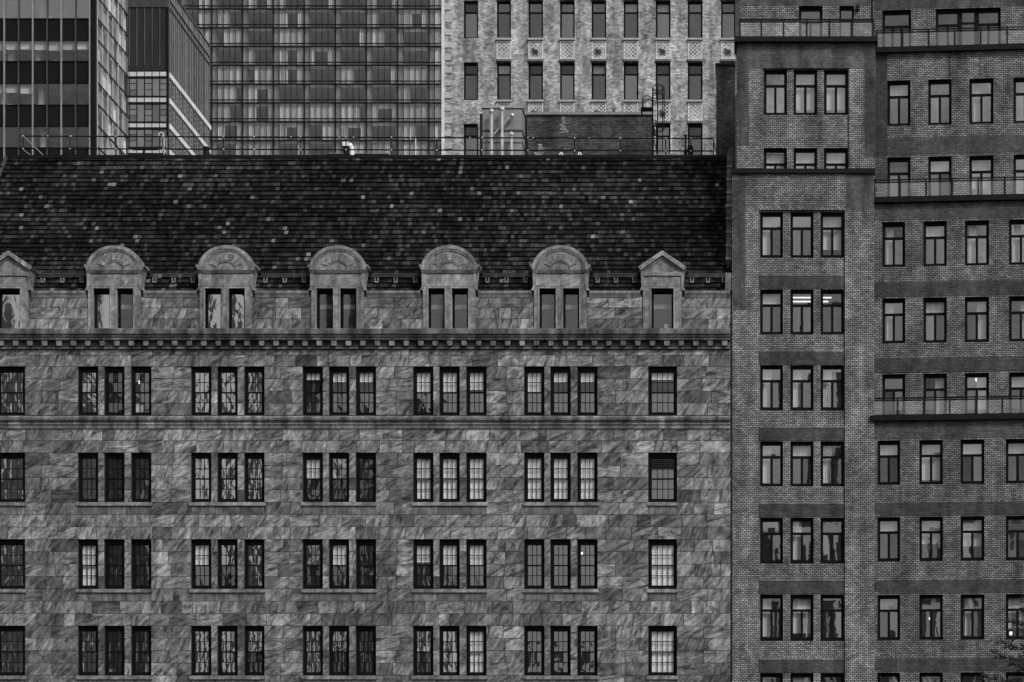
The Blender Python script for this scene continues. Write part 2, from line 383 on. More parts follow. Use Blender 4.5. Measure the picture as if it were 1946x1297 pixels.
def casement(rt, px0, px1, pyT, pyB, Y, kind='T', gl='glass_coat', blind=None, panes3=None, rec=.2):
    """black frame; T: one light over two; C: plain single light; O: one light over one; M: one over three"""
    x0, x1, z0, z1 = X(px0,Y), X(px1,Y), Z(pyB,Y), Z(pyT,Y)
    W, H = round(x1-x0, 2), round(z1-z0, 2); key = (W, H, kind)
    ft, fs, fb = (.17, .13, .17) if kind in 'TM' else (.14,.10,.11)
    tz = H*.66 if kind in 'TM' else (H*.70 if kind == 'O' else None)
    bar = .12 if kind in 'TM' else .085
    lights = []
    iw = W-2*fs; xl = -iw/2
    if tz: 
        lights.append((xl, xl+iw, tz+bar/2, H-ft)); 
        n = {'T':2,'M':3,'O':1}[kind]; pw = (iw-(n-1)*bar)/n
        for i in range(n): lights.append((xl+i*(pw+bar), xl+i*(pw+bar)+pw, fb, tz-bar/2))
    else: lights.append((xl, xl+iw, fb, H-ft))
    def mk():
        b = MB(); holes = lights
        xs = sorted({-W/2-.01, W/2+.01, *[h[i] for h in holes for i in (0,1)]})
        b.wall(-W/2-.01, W/2+.01, -.01, H+.01, 0, .08, holes)
        b.box(-W/2, W/2, -.03, -.001, -.005, .05)
        return mesh_of(b, 'window', 'frame')
    o = link('window', cached(('cas',)+key, mk), rt, ((x0+x1)/2, Y+rec, z0), 'frame'); W0 = WO[o.name]
    for i, h in enumerate(lights):
        gm = gl if not panes3 else panes3[min(i, len(panes3)-1)]
        link('pane', pane_mesh(h[1]-h[0]+.02, h[3]-h[2]+.02, R.randrange(8)), o, W0 + Vector(((h[0]+h[1])/2, .05, h[2]-.01)), gm)
    if blind:
        b0, b1, cov, bm = blind
        b = MB(); zt = H-ft; zb = fb + (zt-fb)*(1-cov); n = 6
        for i in range(n):
            xa = xl+iw*(b0+(b1-b0)*i/n); xb = xl+iw*(b0+(b1-b0)*(i+1)/n)
            b.face([(xa,.2+.02*(i % 2),zb),(xb,.2+.02*((i+1) % 2),zb),(xb,.2+.02*((i+1) % 2),zt),(xa,.2+.02*(i % 2),zt)])
        link('blind', mesh_of(b, 'blind', bm), o, W0, bm)
    return o

# ================================================================== 1. STONE BUILDING
SB = root('stone_building', (X(640), 9.0, 0), 'veined stone office block with arched dormers under a dark tiled mansard roof', 'building')
LX, RX = -109, 1388
GRP = [148, 363, 575, 785, 996]; COLS = [(-7, 47, 4)]
for g0 in GRP: COLS += [(g0, g0+38, 3), (g0+50, g0+88, 3), (g0+101, g0+139, 3)]
COLS.append((1232, 1286, 4))
ROWS = [(697, 790), (861, 955), (1025.5, 1120), (1190, 1285)]
STY = ['w wdg www ttt uuu utt t', 'w wdd www usd ppp ppp L', 'w pdd usw sud uuu ggg p', 'w wdd wws wsd swp ggg p']
STY = [s.replace(' ', '') for s in STY]
holes = [(X(c[0]), X(c[1]), Z(b), Z(a)) for a, b in ROWS for c in COLS]
# dormers and their windows
DORM = [218, 430, 642, 854, 1065]; PED = [18, 1259]
DW = []
for c in DORM: DW += [(c-40, c-8.5), (c+5, c+36)]
DW += [(PED[0]-21, PED[0]+21), (PED[1]-21, PED[1]+21)]
dholes = [(X(a), X(b), Z(627), Z(549)) for a, b in DW]
wb = MB(); wb.wall(X(LX), X(RX), 0.0, Z(556), 0.035, 0.42, holes + dholes)
wall = wb.build('wall', 'mortar', SB)
# ashlar facing, course by course
blocks = []; tooled = []
def course(y0, y1, opens, wmin=30, wmax=56, cuts=None, yf=0.0, gap=0.65):
    ivs = []; x = LX
    for a, b in sorted(opens):
        if b < LX or a > RX: continue
        if a > x: ivs.append((x, a))
        x = max(x, b)
    if x < RX: ivs.append((x, RX))
    for a, b in ivs:
        L = b-a
        if L < 20: segs = [a, b]
        else:
            n = max(1, round(L/R.uniform(38, 47))); ws = [R.choice([.55,1,1,1.2,1.35]) for _ in range(n)]; s = sum(ws); segs = [a]
            for w_ in ws[:-1]: segs.append(segs[-1]+L*w_/s)
            segs.append(b)
        for p, q in zip(segs[:-1], segs[1:]):
            tone = min(1.6, max(.42, R.gauss(1.03, .24))); 
            if R.random() < .10: tone *= .6
            blocks.append((p+gap*.65 if p > LX else p, q-gap*.65 if q < RX else q, y0+gap/2, y1-gap/2, tone, R.random(), yf + R.uniform(-.004, .004)))
rows_y = [674, 697, 720.3, 743.5, 766.8, 790, 795]
opens1 = [(c[0], c[1]) for c in COLS]
course(665, 675.5, [], gap=.5)
course(675.5, 697, [])
for i in range(1, 5): course(rows_y[i], rows_y[i+1], opens1)
ys = [815, 838] 
y = 815.0; step = (1025.5-861)/7
edges = [815, 838]
e = 861.0
while e < 1330: edges.append(e); e += step
for a, b in zip(edges[:-1], edges[1:]):
    op = [(c[0], c[1]) for ra, rb in ROWS[1:] for c in COLS if a < rb-6 and b > ra+6]
    if any(abs(a-rb) < 6 for ra, rb in ROWS[1:]):
        for s0, s1 in [(-7, 47)] + [(g0, g0+139) for g0 in GRP] + [(1232, 1286)]:
            op.append((s0, s1)); k = 1 if s1-s0 < 60 else 3
            for i in range(k): tooled.append((s0+(s1-s0)*i/k+.3, s0+(s1-s0)*(i+1)/k-.3, a+.3, b-.3, R.uniform(.6, .95), R.random(), .004))
    course(a, b, op)
dspan = [(c-57, c+57) for c in DORM] + [(c-45, c+45) for c in PED]
for a, b in zip([565, 585.5, 606.5], [585.5, 606.5, 627]):
    course(a, b, [(c-50, c+50) for c in DORM] + [(c-37, c+37) for c in PED])
vis = [b for b in blocks if b[1] > 4 and b[2] < 1294]; hid = [b for b in blocks if not (b[1] > 4 and b[2] < 1294)]
vis.sort(key=lambda b: -(b[1]-b[0])*(b[3]-b[2]))
def blk(mb, b): mb.block(X(b[0]), X(b[1]), b[6], .03, Z(b[3]), Z(b[2]), .009, b[4], b[5])
for b in vis[:300]:
    m = MB(); blk(m, b); m.build('stone_block', 'ashlar', wall)
m = MB()
for b in vis[300:] + hid: blk(m, b)
m.build('small_stonework', 'ashlar', wall, kind='stuff')
for b in tooled:
    m = MB(); blk(m, b); m.build('apron_stone', 'tooled', wall)
m = MB(); m.box(X(LX), X(RX), 0.005, .03, 0, Z(edges[-1])-.02); m.build('lower_facing', 'ashlar', wall)
# sills below the three lower window rows
for a, b in ROWS[1:]:
    for (s0, s1) in [(-10, 50)] + [(g0-3, g0+142) for g0 in GRP] + [(1229, 1289)]:
        m = MB(); m.box(X(s0), X(s1), -.07, .2, Z(b+6.5), Z(b), .95, R.random()); m.build('sill', 'dressed', SB)
# windows
own = set()
for r in range(4):
    own |= {(r, 0), (r, 16)}
own |= {(3, c) for c in range(1, 16)}
for r, (a, b) in enumerate(ROWS):
    for c, (p, q, n) in enumerate(COLS):
        double_hung(SB, p, q, a, b, 0.0, n, STY[r][c], (r, c) in own and len(own))
DST = ['w','g','w','w','g','g','g','g','g','g','w','g']
for i, ((a, b), s) in enumerate(zip(DW, DST)):
    casement(SB, a, b, 549, 627, 0.0, 'C', {'w':'glass_wavy','g':'glass_coat_low'}[s])
# moulded window surrounds of the dormers are part of each dormer
def ring(mb, cx, cz, r0x, r0z, r1x, r1z, a0, a1, n, y0, y1, **k):
    A = arc(cx, cz, r1x, r1z, a0, a1, n); B = arc(cx, cz, r0x, r0z, a0, a1, n)
    for i in range(n): mb.prism([B[i], A[i], A[i+1], B[i+1]][::1], y0, y1, **k)
def PX(cx, dx): return X(cx+dx)
S = D0/F   # metres per pixel on the facade
for di, c in enumerate(DORM):
    yf = -.07; cx = X(c)
    b = MB(); b.wall(X(c-50), X(c+50), Z(627), Z(515), yf, .42, [(X(c-40), X(c-8.5), Z(627)-1, Z(549)), (X(c+5), X(c+36), Z(627)-1, Z(549))], .95, R.random())
    d = b.build('dormer', 'dressed', SB)
    zb = Z(514)
    poly = [(cx-52*S, zb)] + arc(cx, zb, 52*S, 46*S, 180, 0, 28)[::1]; 
    poly = arc(cx, zb, 52*S, 45*S, 0, 180, 28)
    b = MB(); b.prism(poly, yf+.004, 3.6, .95, R.random()); b.build('gable', 'dressed', d)
    b = MB(); ring(b, cx, zb, 46.5*S, 40*S, 54*S, 46.5*S, 0, 180, 30, yf-.055, yf+.3, tone=1.0, seed=R.random()); 
    b.build('arch_moulding', 'dressed', d)
    b = MB(); ring(b, cx, zb, 43*S, 36.5*S, 45.5*S, 39*S, 0, 180, 30, yf-.03, yf, tone=.9, seed=R.random()); b.build('arch_fillet', 'dressed', d)
    # carved shell: voussoir-like rays between two arcs
    for i in range(7):
        a0 = 22 + i*19.6; A = arc(cx, zb, 33*S, 31*S, a0, a0+18, 4); B = arc(cx, zb, 20*S, 18*S, a0, a0+18, 4)
        b = MB(); b.prism(A + B[::-1], yf-.03-(.02 if i == 3 else 0), yf, R.uniform(.85,1.2), R.random()); b.build('shell_ray', 'dressed', d)
    b = MB(); ring(b, cx, zb, 17.5*S, 15*S, 19.5*S, 17*S, 0, 180, 16, yf-.03, yf, tone=.85, seed=.1); b.build('shell_rim', 'dressed', d)
    b = MB(); b.prism(arc(cx, zb, 10*S, 8*S, 0, 180, 10), yf-.05, yf, 1.1, .2); b.build('shell_heart', 'dressed', d)
    b = MB(); b.box(X(c-53), X(c+53), yf-.05, .3, Z(521), Z(514.5), .62, R.random()); b.build('lintel_band', 'cornice_stone', d)
    for k, (p, q) in enumerate([(-47, -1), (0, 46)]):
        b = MB(); b.block(X(c+p), X(c+q), yf-.012, yf+.02, Z(545), Z(522.5), .008, R.uniform(.95,1.25), R.random()); b.build('panel', 'dressed', d)
    for s in (-1, 1):
        pts = [(cx+s*46*S, Z(505)), (cx+s*57*S, Z(503.5)), (cx+s*57.5*S, Z(507)), (cx+s*53*S, Z(512)), (cx+s*52*S, Z(530)), (cx+s*52*S, Z(546)), (cx+s*56*S, Z(553)), (cx+s*50*S, Z(553)), (cx+s*46*S, Z(540))]
        if s > 0: pts = pts[::-1]
        b = MB(); b.prism(pts, yf-.04, 1.1, 1.05, R.random()); b.build('scroll_bracket', 'dressed', d)
    b = MB()
    for (p, q) in [(c-40, c-8.5), (c+5, c+36)]:
        b.box(X(p)-.06, X(p), yf-.03, yf, Z(627), Z(549), 1.2, .2); b.box(X(q), X(q)+.06, yf-.03, yf, Z(627), Z(549), 1.2, .2)
        b.box(X(p)-.06, X(q)+.06, yf-.035, yf, Z(549), Z(546.5), 1.25, .2)
    b.build('window_surround', 'dressed', d)
for c in PED:
    yf = -.07; cx = X(c)
    b = MB(); b.wall(X(c-37), X(c+37), Z(627), Z(518), yf, .42, [(X(c-21), X(c+21), Z(627)-1, Z(549))], .95, R.random())
    d = b.build('dormer', 'dressed', SB, label='pointed gable dormer with a single window')
    b = MB(); b.prism([(X(c-36), Z(518)), (X(c+36), Z(518)), (X(c+36), Z(511)), (X(c), Z(484)), (X(c-36), Z(511))], yf+.004, 3.4, 1.0, R.random()); b.build('gable', 'dressed', d)
    for s in (-1, 1):
        o_ = [(cx, Z(478)), (cx, Z(487)), (cx+s*41*S, Z(515.5)), (cx+s*46*S, Z(509))]
        if s > 0: o_ = o_[::-1]
        b = MB(); b.prism(o_[::-1], yf-.14, .5, 1.1, R.random()); b.build('raking_cornice', 'dressed', d)
        o_ = [(cx, Z(489.5)), (cx, Z(492)), (cx+s*33*S, Z(515)), (cx+s*37*S, Z(515))]
        if s > 0: o_ = o_[::-1]
        b = MB(); b.prism(o_[::-1], yf-.05, yf, .95, R.random()); b.build('raking_fillet', 'dressed', d)
        pts = [(cx+s*34*S, Z(510)), (cx+s*45*S, Z(508)), (cx+s*45*S, Z(511)), (cx+s*41*S, Z(516)), (cx+s*40*S, Z(546)), (cx+s*43*S, Z(553)), (cx+s*36*S, Z(553))]
        if s > 0: pts = pts[::-1]
        b = MB(); b.prism(pts, yf-.04, 1.1, 1.05, R.random()); b.build('scroll_bracket', 'dressed', d)
    b = MB(); b.box(X(c-37), X(c+37), yf-.06, .3, Z(525.5), Z(518.5), 1.05, R.random()); b.build('lintel_band', 'dressed', d)
    b = MB(); b.block(X(c-30), X(c+30), yf-.012, yf+.02, Z(545), Z(527), .008, 1.05, R.random()); b.build('panel', 'dressed', d)
    b = MB(); p, q = c-21, c+21
    b.box(X(p)-.06, X(p), yf-.03, yf, Z(627), Z(549), 1.2, .2); b.box(X(q), X(q)+.06, yf-.03, yf, Z(627), Z(549), 1.2, .2)
    b.box(X(p)-.06, X(q)+.06, yf-.035, yf, Z(549), Z(546.5), 1.25, .2); b.build('window_surround', 'dressed', d)
# parapet coping between dormers
ends = [LX] ; segs = []
allc = sorted([(c, 55) for c in DORM] + [(c, 42) for c in PED])
prev = LX
for c, h in allc: segs.append((prev, c-h)); prev = c+h
segs.append((prev, RX-1))
for a, b_ in segs:
    if b_-a < 5: continue
    m = MB(); m.extr([(-.10, Z(558)), (-.10, Z(553.5)), (.32, Z(552.5)), (.32, Z(566)), (-.02, Z(566)), (-.05, Z(562))], X(a), X(b_), 1.0, R.random())
    m.build('parapet_coping', 'dressed', SB)
# cornice with modillions
zt, = (Z(627),)
prof = [(.03, Z(665)), (-.10, Z(664)), (-.10, Z(661)), (-.02, Z(660)), (-.02, Z(649.5)), (-.30, Z(648.5)), (-.32, Z(645)), (-.36, Z(643)), (-.38, Z(639.5)), (-.44, Z(638)), (-.44, Z(629.5)), (-.40, Z(628)), (.03, Z(626.5))]
m = MB()
n = 34
for i in range(n):
    xa = X(LX-3)+(X(RX)-X(LX-3))*i/n; xb = X(LX-3)+(X(RX)-X(LX-3))*(i+1)/n
    m.extr(prof[::-1], xa+.003, xb-.003, R.uniform(.7,1.1), R.random())
cor = m.build('cornice', 'cornice_stone', SB, kind='stuff')
x = 5.0
mm = None
while x < RX-6:
    b = MB(); b.prism([(X(x-5),Z(649.8)),(X(x-5),Z(655)),(X(x-4),Z(659)),(X(x+4),Z(659)),(X(x+5),Z(655)),(X(x+5),Z(649.8))][::1], -.26, -.02, R.uniform(.6,.95), R.random())
    b.build('modillion', 'dressed', cor); x += 27.45
# belt course
m = MB()
profb = [(.03, Z(816)), (-.05, Z(815)), (-.06, Z(809)), (-.10, Z(807.5)), (-.10, Z(805.5)), (-.06, Z(804.5)), (-.07, Z(801)), (-.16, Z(800)), (-.18, Z(795.5)), (-.14, Z(794)), (.03, Z(790.5))]
n = 24
for i in range(n):
    xa = X(LX)+(X(RX)-X(LX))*i/n; xb = X(LX)+(X(RX)-X(LX))*(i+1)/n
    m.extr(profb[::-1], xa+.003, xb-.003, R.uniform(1.05,1.6), R.random())
m.build('belt_course', 'cornice_stone', SB, kind='stuff')
# mansard roof: backing slope, tiles, hip, deck
yb, yt = .36, 4.0; Zb, Zt = Z(557, yb), Z(300, yt)
def hipx(t_): return X(-95, yb)*(1-t_) + X(13, yt)*t_
m = MB(); xr_ = X(1381)
m.face([(hipx(0),yb,Zb-.4),(xr_,yb,Zb-.4),(xr_,yt,Zt),(hipx(1),yt,Zt)], .03)
m.face([(hipx(0),yb,Zb-.4),(hipx(1),yt,Zt),(hipx(1),16,Zt),(hipx(0),19.5,Zb-.4)], .03)
roof = m.build('roof', 'slate', SB)
sl_v = Vector((0, yt-yb, Zt-Zb)); SLEN = sl_v.length; sl_v.normalize(); nrm = Vector((0, -sl_v.z, sl_v.y))
NR = 31; pit = SLEN/NR; tiles = []
for r in range(NR):
    v0 = r*pit; t_ = r/NR; xl = hipx((r+.5)/NR); xr = xr_ - .02
    x = xl - R.uniform(0, .1); row_tone = R.gauss(1, .1); wobble = R.uniform(-.012, .012); drift = 1.0
    while x < xr:
        wd = R.choice([.17,.19,.19,.2,.22]); x1 = min(x+wd, xr)
        drift = max(.6, min(1.6, drift + R.gauss(0, .16)))
        tone = .0105*row_tone*drift*math.exp(R.gauss(0, .5))
        u = R.random()
        if u < .014: tone = R.uniform(.07, .17)
        elif u < .10: tone = R.uniform(.02, .045)
        elif u < .22: tone *= 1.7
        # runs of pale tiles
        tiles.append((x, x1-.012, v0 + wobble + .014*math.sin(x*.7+r) + R.uniform(-.008,.008), pit*1.12, tone, R.random(), R.uniform(.085,.105))); x = x1
def tile(mb, t_):
    x0, x1, v0, ln, tone, sd, th = t_
    def P(xx, v, nn): q = Vector((xx, yb, Zb)) + sl_v*v + nrm*nn; return (q.x, q.y, q.z)
    lift = th
    mb.faces([P(x0,v0,lift-.08),P(x1,v0,lift-.08),P(x1,v0+.01,lift),P(x0,v0+.01,lift),P(x1,v0+ln,.018),P(x0,v0+ln,.018),P(x0,v0+ln,-.01),P(x1,v0+ln,-.01)],
             [(0,1,2,3),(3,2,4,5),(0,3,5,6),(1,7,4,2)], tone, sd)
shown = [t_ for t_ in tiles if t_[1] > X(2)]
shown_ids = sorted(range(len(tiles)), key=lambda i: -(tiles[i][4]))
pick = set([i for i in shown_ids if tiles[i][1] > X(6, 2)][:300])
m = MB()
for i, t_ in enumerate(tiles):
    if i in pick:
        b = MB(); tile(b, t_); b.build('roof_tile', 'slate', roof)
    else: tile(m, t_)
m.build('tiling', 'slate', roof, kind='stuff')
m = MB(); m.box(hipx(1), X(1386), yt-.12, yt+.25, Zt-.05, Zt+.10, .8, .3); m.build('ridge_flashing', 'metal_dark', SB)
m = MB(); m.box(hipx(1), X(1386), yt+.25, 17, Zt-.3, Zt-.2); m.build('roof_deck', 'deck', SB)
for i in range(12):   # hip tiles down the left edge
    a = i/12; b_ = (i+1.1)/12
    p = Vector((hipx(a), yb+(yt-yb)*a, Zb+(Zt-Zb)*a)); q = Vector((hipx(b_), yb+(yt-yb)*b_, Zb+(Zt-Zb)*b_))
    b = MB(); b.tube(p+nrm*.07, q+nrm*.02, .12, 8, .10, .05, R.random()); b.build('hip_tile', 'slate', roof)
# gable coping at the right end of the roof
NC = 8
for i in range(NC):
    a = .20+.78*i/NC; b_ = .20+.78*(i+.985)/NC
    def P(xx, t_, nn): q = Vector((xx, yb, Zb)) + sl_v*(SLEN*t_) + nrm*nn; return (q.x,q.y,q.z)
    x0, x1 = X(1379.5), X(1389.5); l0, l1 = .42, .36; tn = R.uniform(.7,.95)
    b = MB(); b.faces([P(x0,a,-.3),P(x1,a,-.3),P(x1,a,l0),P(x0,a,l0),P(x0,b_,-.3),P(x1,b_,-.3),P(x1,b_,l1),P(x0,b_,l1)],
                      [(0,1,2,3),(3,2,6,7),(0,3,7,4),(1,5,6,2),(4,7,6,5)], tn, R.random()); b.build('gable_coping', 'dressed', SB)
    b = MB(); b.faces([P(x0-.02,a-.004,-.2),P(x1+.01,a-.004,-.2),P(x1+.01,a-.004,l0+.03),P(x0-.02,a-.004,l0+.03),P(x0-.02,a+.012,-.2),P(x1+.01,a+.012,-.2),P(x1+.01,a+.012,l0+.03),P(x0-.02,a+.012,l0+.03)],
                      [(0,1,2,3),(3,2,6,7),(0,3,7,4),(1,5,6,2),(4,7,6,5)], 1.5, R.random()); b.build('coping_joint', 'dressed', SB)
b = MB(); b.prism([(X(1378),Z(553)),(X(1389.5),Z(553)),(X(1389.5),Z(519)),(X(1379),Z(519))], -.05, 1.0, .8, .4); b.build('kneeler', 'dressed', SB)
yk = yt+.1; b = MB(); b.prism([(X(1383,yk),Z(340,yk)),(X(1396,yk),Z(340,yk)),(X(1396.5,yk),Z(300,yk)),(X(1393,yk),Z(287,yk)),(X(1387,yk),Z(286,yk)),(X(1383,yk),Z(296,yk))], yk-.5, yk+.5, .9, .8); b.build('finial_stone', 'dressed', SB)
# gable end wall and rear of the building
b = MB(); b.prism([(0,0)]*0 or [(0,0),(1,0),(1,1),(0,1)], 0, 1) if False else None
m = MB(); xg0, xg1 = X(1382), X(1387.5)
m.faces([(x_,y_,z_) for x_ in (xg0,xg1) for y_,z_ in ((.45,0),(17,0),(17,Zt),(yt+.3,Zt),(.5,Zb-.2))], [(0,1,2,3,4),(9,8,7,6,5),(4,3,8,9),(3,2,7,8),(2,1,6,7),(0,4,9,5)], .8, .5)
m.build('gable_wall', 'brick_worn', SB)
m = MB(); m.box(X(LX)+.1, X(LX)+.4, .45, 17, 0, Zb-.4); m.build('side_wall', 'mortar', SB)
m = MB(); m.box(X(LX), X(RX)-.1, 17.05, 17.4, 0, Zt); m.build('rear_wall', 'brick_worn', SB)
# rooms behind the windows
m = MB(); m.box(X(LX)+.5, X(RX)-.3, 4.2, 4.4, 0, Zb-.5); m.build('room_back_wall', 'interior', SB)
for py in (640, 808, 978, 1142, 1308):
    m = MB(); m.box(X(LX)+.5, X(RX)-.3, .45, 4.15, Z(py+6), Z(py-10)); m.build('floor_slab', 'interior', SB)
for px in (100, 325, 537, 748, 958, 1185):
    m = MB(); m.box(X(px)-.07, X(px)+.07, .45, 4.15, Z(1300), Zb-.5); m.build('partition', 'interior', SB)
m = MB(); m.box(X(LX)+.5, X(RX)-.3, .43, 4.15, Zb-.75, Zb-.55); m.build('attic_ceiling', 'interior', SB)
# snow guards: twin rails on small brackets between the dormers
for a, b_ in segs:
    if b_-a < 40 : continue
    a2, b2 = max(a, -60)+6, b_-4
    v0 = SLEN*.085
    o0 = Vector((0, yb, Zb)) + sl_v*v0
    b = MB(); 
    for dv, nn in ((.12,.22),(.26,.20)):
        q = o0 + sl_v*dv + nrm*nn; b.box(X(a2), X(b2), q.y-.012, q.y+.012, q.z-.018, q.z+.018, .35)
    sg = b.build('snow_guard', 'metal_mid', SB)
    for f_ in (.1, .5, .9):
        xx = X(a2)+(X(b2)-X(a2))*f_; b = MB(); q = o0 + sl_v*(-.12) + nrm*.06
        b.box(xx-.09, xx-.05, q.y-.10, q.y+.1, q.z-.02, q.z+.2, .8); b.box(xx+.05, xx+.09, q.y-.1, q.y+.1, q.z-.02, q.z+.2, .8); b.box(xx-.09, xx+.09, q.y-.11, q.y-.08, q.z-.04, q.z+.03, .8)
        b.build('guard_bracket', 'metal_mid', sg)

# ================================================================== 2. BRICK BUILDING (bay and stepped wing)
BB = root('brick_building', (X(1700), 10, 0), 'tall brick building with a window bay and stepped terraces behind glass railings', 'building')
def recess_wall(name, p0, p1, pyT, pyB, Y, wins, mat='brick', depth=.32, z0=None, tone=1.0):
    m = MB(); hs = [(X(a,Y), X(b,Y), Z(d,Y), Z(c,Y)) for a, b, c, d in wins]
    m.wall(X(p0,Y), X(p1,Y), Z(pyB,Y) if z0 is None else z0, Z(pyT,Y), Y, Y+depth, hs, tone, .5); return m.build(name, mat, BB)
def band(p0, p1, pyT, pyB, Y, mat='brick_dark', proud=.012, teeth=False, name='brick_band', tone=1.0):
    m = MB()
    if teeth:
        n = 6; pts = []
        for i in range(n+1):
            py = pyB + (pyT-pyB)*i/n; off = [8, 0, -7, -12, -5, 1, 9][i]+R.uniform(-2,2)
            pts.append((X(p0+off,Y), Z(py,Y)))
            if i < n: pts.append((X(p0+off,Y), Z(pyB+(pyT-pyB)*(i+1)/n,Y)))
        poly = [(X(p1,Y), Z(pyB,Y)), (X(p1,Y), Z(pyT,Y))] + pts[::-1]
        m.prism(poly, Y-proud, Y+.01, tone, R.random())
    else: m.box(X(p0,Y), X(p1,Y), Y-proud, Y+.01, Z(pyB,Y), Z(pyT,Y), tone, R.random())
    return m.build(name, mat, BB)
YA = .3
BR = [(403,490),(550,636),(694,780),(839,925),(984,1071),(1130,1218),(1280,1368)]
BC = [(1444.5,1488),(1502,1546),(1559.5,1604)]
wins = [(a,b,c,d) for c,d in BR for a,b in BC]
Yp = YA+.09
recess_wall('bay_panel', 1442, 1606, 400, 1400, Yp, wins, z0=0)
m = MB(); m.box(X(1391.5,YA), X(1442,YA), YA, YA+.5, 0, Z(400,YA), 1.15, .1); m.build('bay_pier', 'brick', BB)
m = MB(); m.box(X(1606,YA), X(1661,YA), YA, YA+.5, 0, Z(400,YA), 1.15, .7); m.build('bay_pier', 'brick', BB)
m = MB(); m.box(X(1391.5,YA), X(1661,YA), YA-.003, YA+.5, Z(400,YA)+.002, Z(331,YA), 1.0, .1); m.build('bay_parapet', 'brick', BB)
m = MB(); m.box(X(1390,YA), X(1663,YA), YA-.12, YA+1.2, Z(330.5,YA), Z(322,YA), .9); m.build('parapet_cap', 'metal_dark', BB)
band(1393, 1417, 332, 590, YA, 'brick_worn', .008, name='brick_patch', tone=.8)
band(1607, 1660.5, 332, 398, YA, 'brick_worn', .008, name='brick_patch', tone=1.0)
for i, (c, d) in enumerate(BR[1:]):
    band(1442.5, 1605.5, c-25, c-1.5, Yp, proud=.02)
    band(1442.5, 1605.5, c-29, c-25.2, Yp, 'brick_worn', .035, tone=1.6)
rng = ['glass_coat','glass_coat','glass_coat','glass_coat_low','glass_coat_low','glass_bright','glass_dim']
for r, (c, d) in enumerate(BR):
    for k, (a, b) in enumerate(BC):
        casement(BB, a, b, c, d, Yp, 'T', panes3=[R.choice(['glass_coat','glass_bright','glass_coat_low']), R.choice(rng), R.choice(rng)], blind=(R.choice([(0,1,R.uniform(.7,1),'curtain'),None,(0,.5,.97,'curtain'),(0,1,.3,'blind')])))
# upper bay
YU = 1.25
UR = [(132,219),(281.5,368)]; UC = [(1451.5,1495.5),(1508,1553),(1566,1611.5)]
recess_wall('bay_panel', 1449, 1613.5, 128, 330, YU+.09, [(a,b,c,d) for c,d in UR for a,b in UC])
m = MB(); m.box(X(1400,YU), X(1449,YU), YU, YU+.5, Z(340,YU), Z(128,YU), 1.05); m.build('bay_pier', 'brick', BB)
m = MB(); m.box(X(1613.5,YU), X(1664,YU), YU, YU+.5, Z(340,YU), Z(128,YU), 1.05); m.build('bay_pier', 'brick', BB)
m = MB(); m.box(X(1400,YU), X(1664,YU), YU-.003, YU+.5, Z(128,YU)+.002, Z(80,YU), .8); m.build('bay_parapet', 'brick_worn', BB)
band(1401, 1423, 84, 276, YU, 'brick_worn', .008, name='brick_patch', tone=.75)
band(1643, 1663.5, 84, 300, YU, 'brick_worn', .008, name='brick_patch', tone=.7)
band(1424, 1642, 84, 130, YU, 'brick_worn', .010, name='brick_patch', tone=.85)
for c, d in UR:
    for a, b in UC: casement(BB, a, b, c, d, YU+.09, 'T', panes3=[R.choice(rng) for _ in range(3)], blind=R.choice([None,(0,1,.9,'curtain')]))
m = MB(); m.box(X(1400,YU)-.12, X(1664,YU)+.1, YU-.25, YU+1.75, Z(82,YU), Z(72.5,YU), .9); m.build('terrace_slab', 'metal_dark', BB)
YT = 2.9
recess_wall('bay_top_wall', 1406, 1655, -90, 84, YT, [(1518,1563,12,96),(1595,1623,12,96)])
band(1407, 1654, -60, 10, YT, 'brick_worn', .01, name='brick_patch', tone=.85)
casement(BB, 1518, 1563, 12, 96, YT, 'T', 'glass_coat_low'); casement(BB, 1595, 1623, 12, 96, YT, 'O', 'glass_coat_low')
m = MB(); m.box(X(1627,YT), X(1633,YT), YT-.2, YT, Z(21,YT), Z(12,YT)); m.build('wall_lamp', 'metal_dark', BB)
def railing(p0, p1, pyTop, pyBot, Y, posts):
    m = MB(); m.box(X(p0,Y), X(p1,Y), Y-.03, Y+.03, Z(pyTop+2.2,Y), Z(pyTop,Y)); m.box(X(p0,Y), X(p1,Y), Y-.025, Y+.025, Z(pyTop+6.5,Y), Z(pyTop+4.4,Y)); m.box(X(p0,Y), X(p1,Y), Y-.025, Y+.025, Z(pyBot,Y), Z(pyBot-1.8,Y))
    r = m.build('railing', 'metal_dark', BB)
    for p in posts:
        m = MB(); m.box(X(p,Y)-.035, X(p,Y)+.035, Y-.045, Y+.05, Z(pyBot+2,Y), Z(pyTop-.3,Y)); m.build('post', 'metal_dark', r)
    for a, b in zip(posts[:-1], posts[1:]):
        m = MB(); m.box(X(a+2.5,Y), X(b-2.5,Y), Y-.006, Y+.006, Z(pyBot-2.5,Y), Z(pyTop+7.5,Y)); m.build('glass_panel', 'glass_rail', r)
railing(1405, 1661, 36.5, 73, YU-.1, [1406,1447,1489,1533,1576,1618,1660])
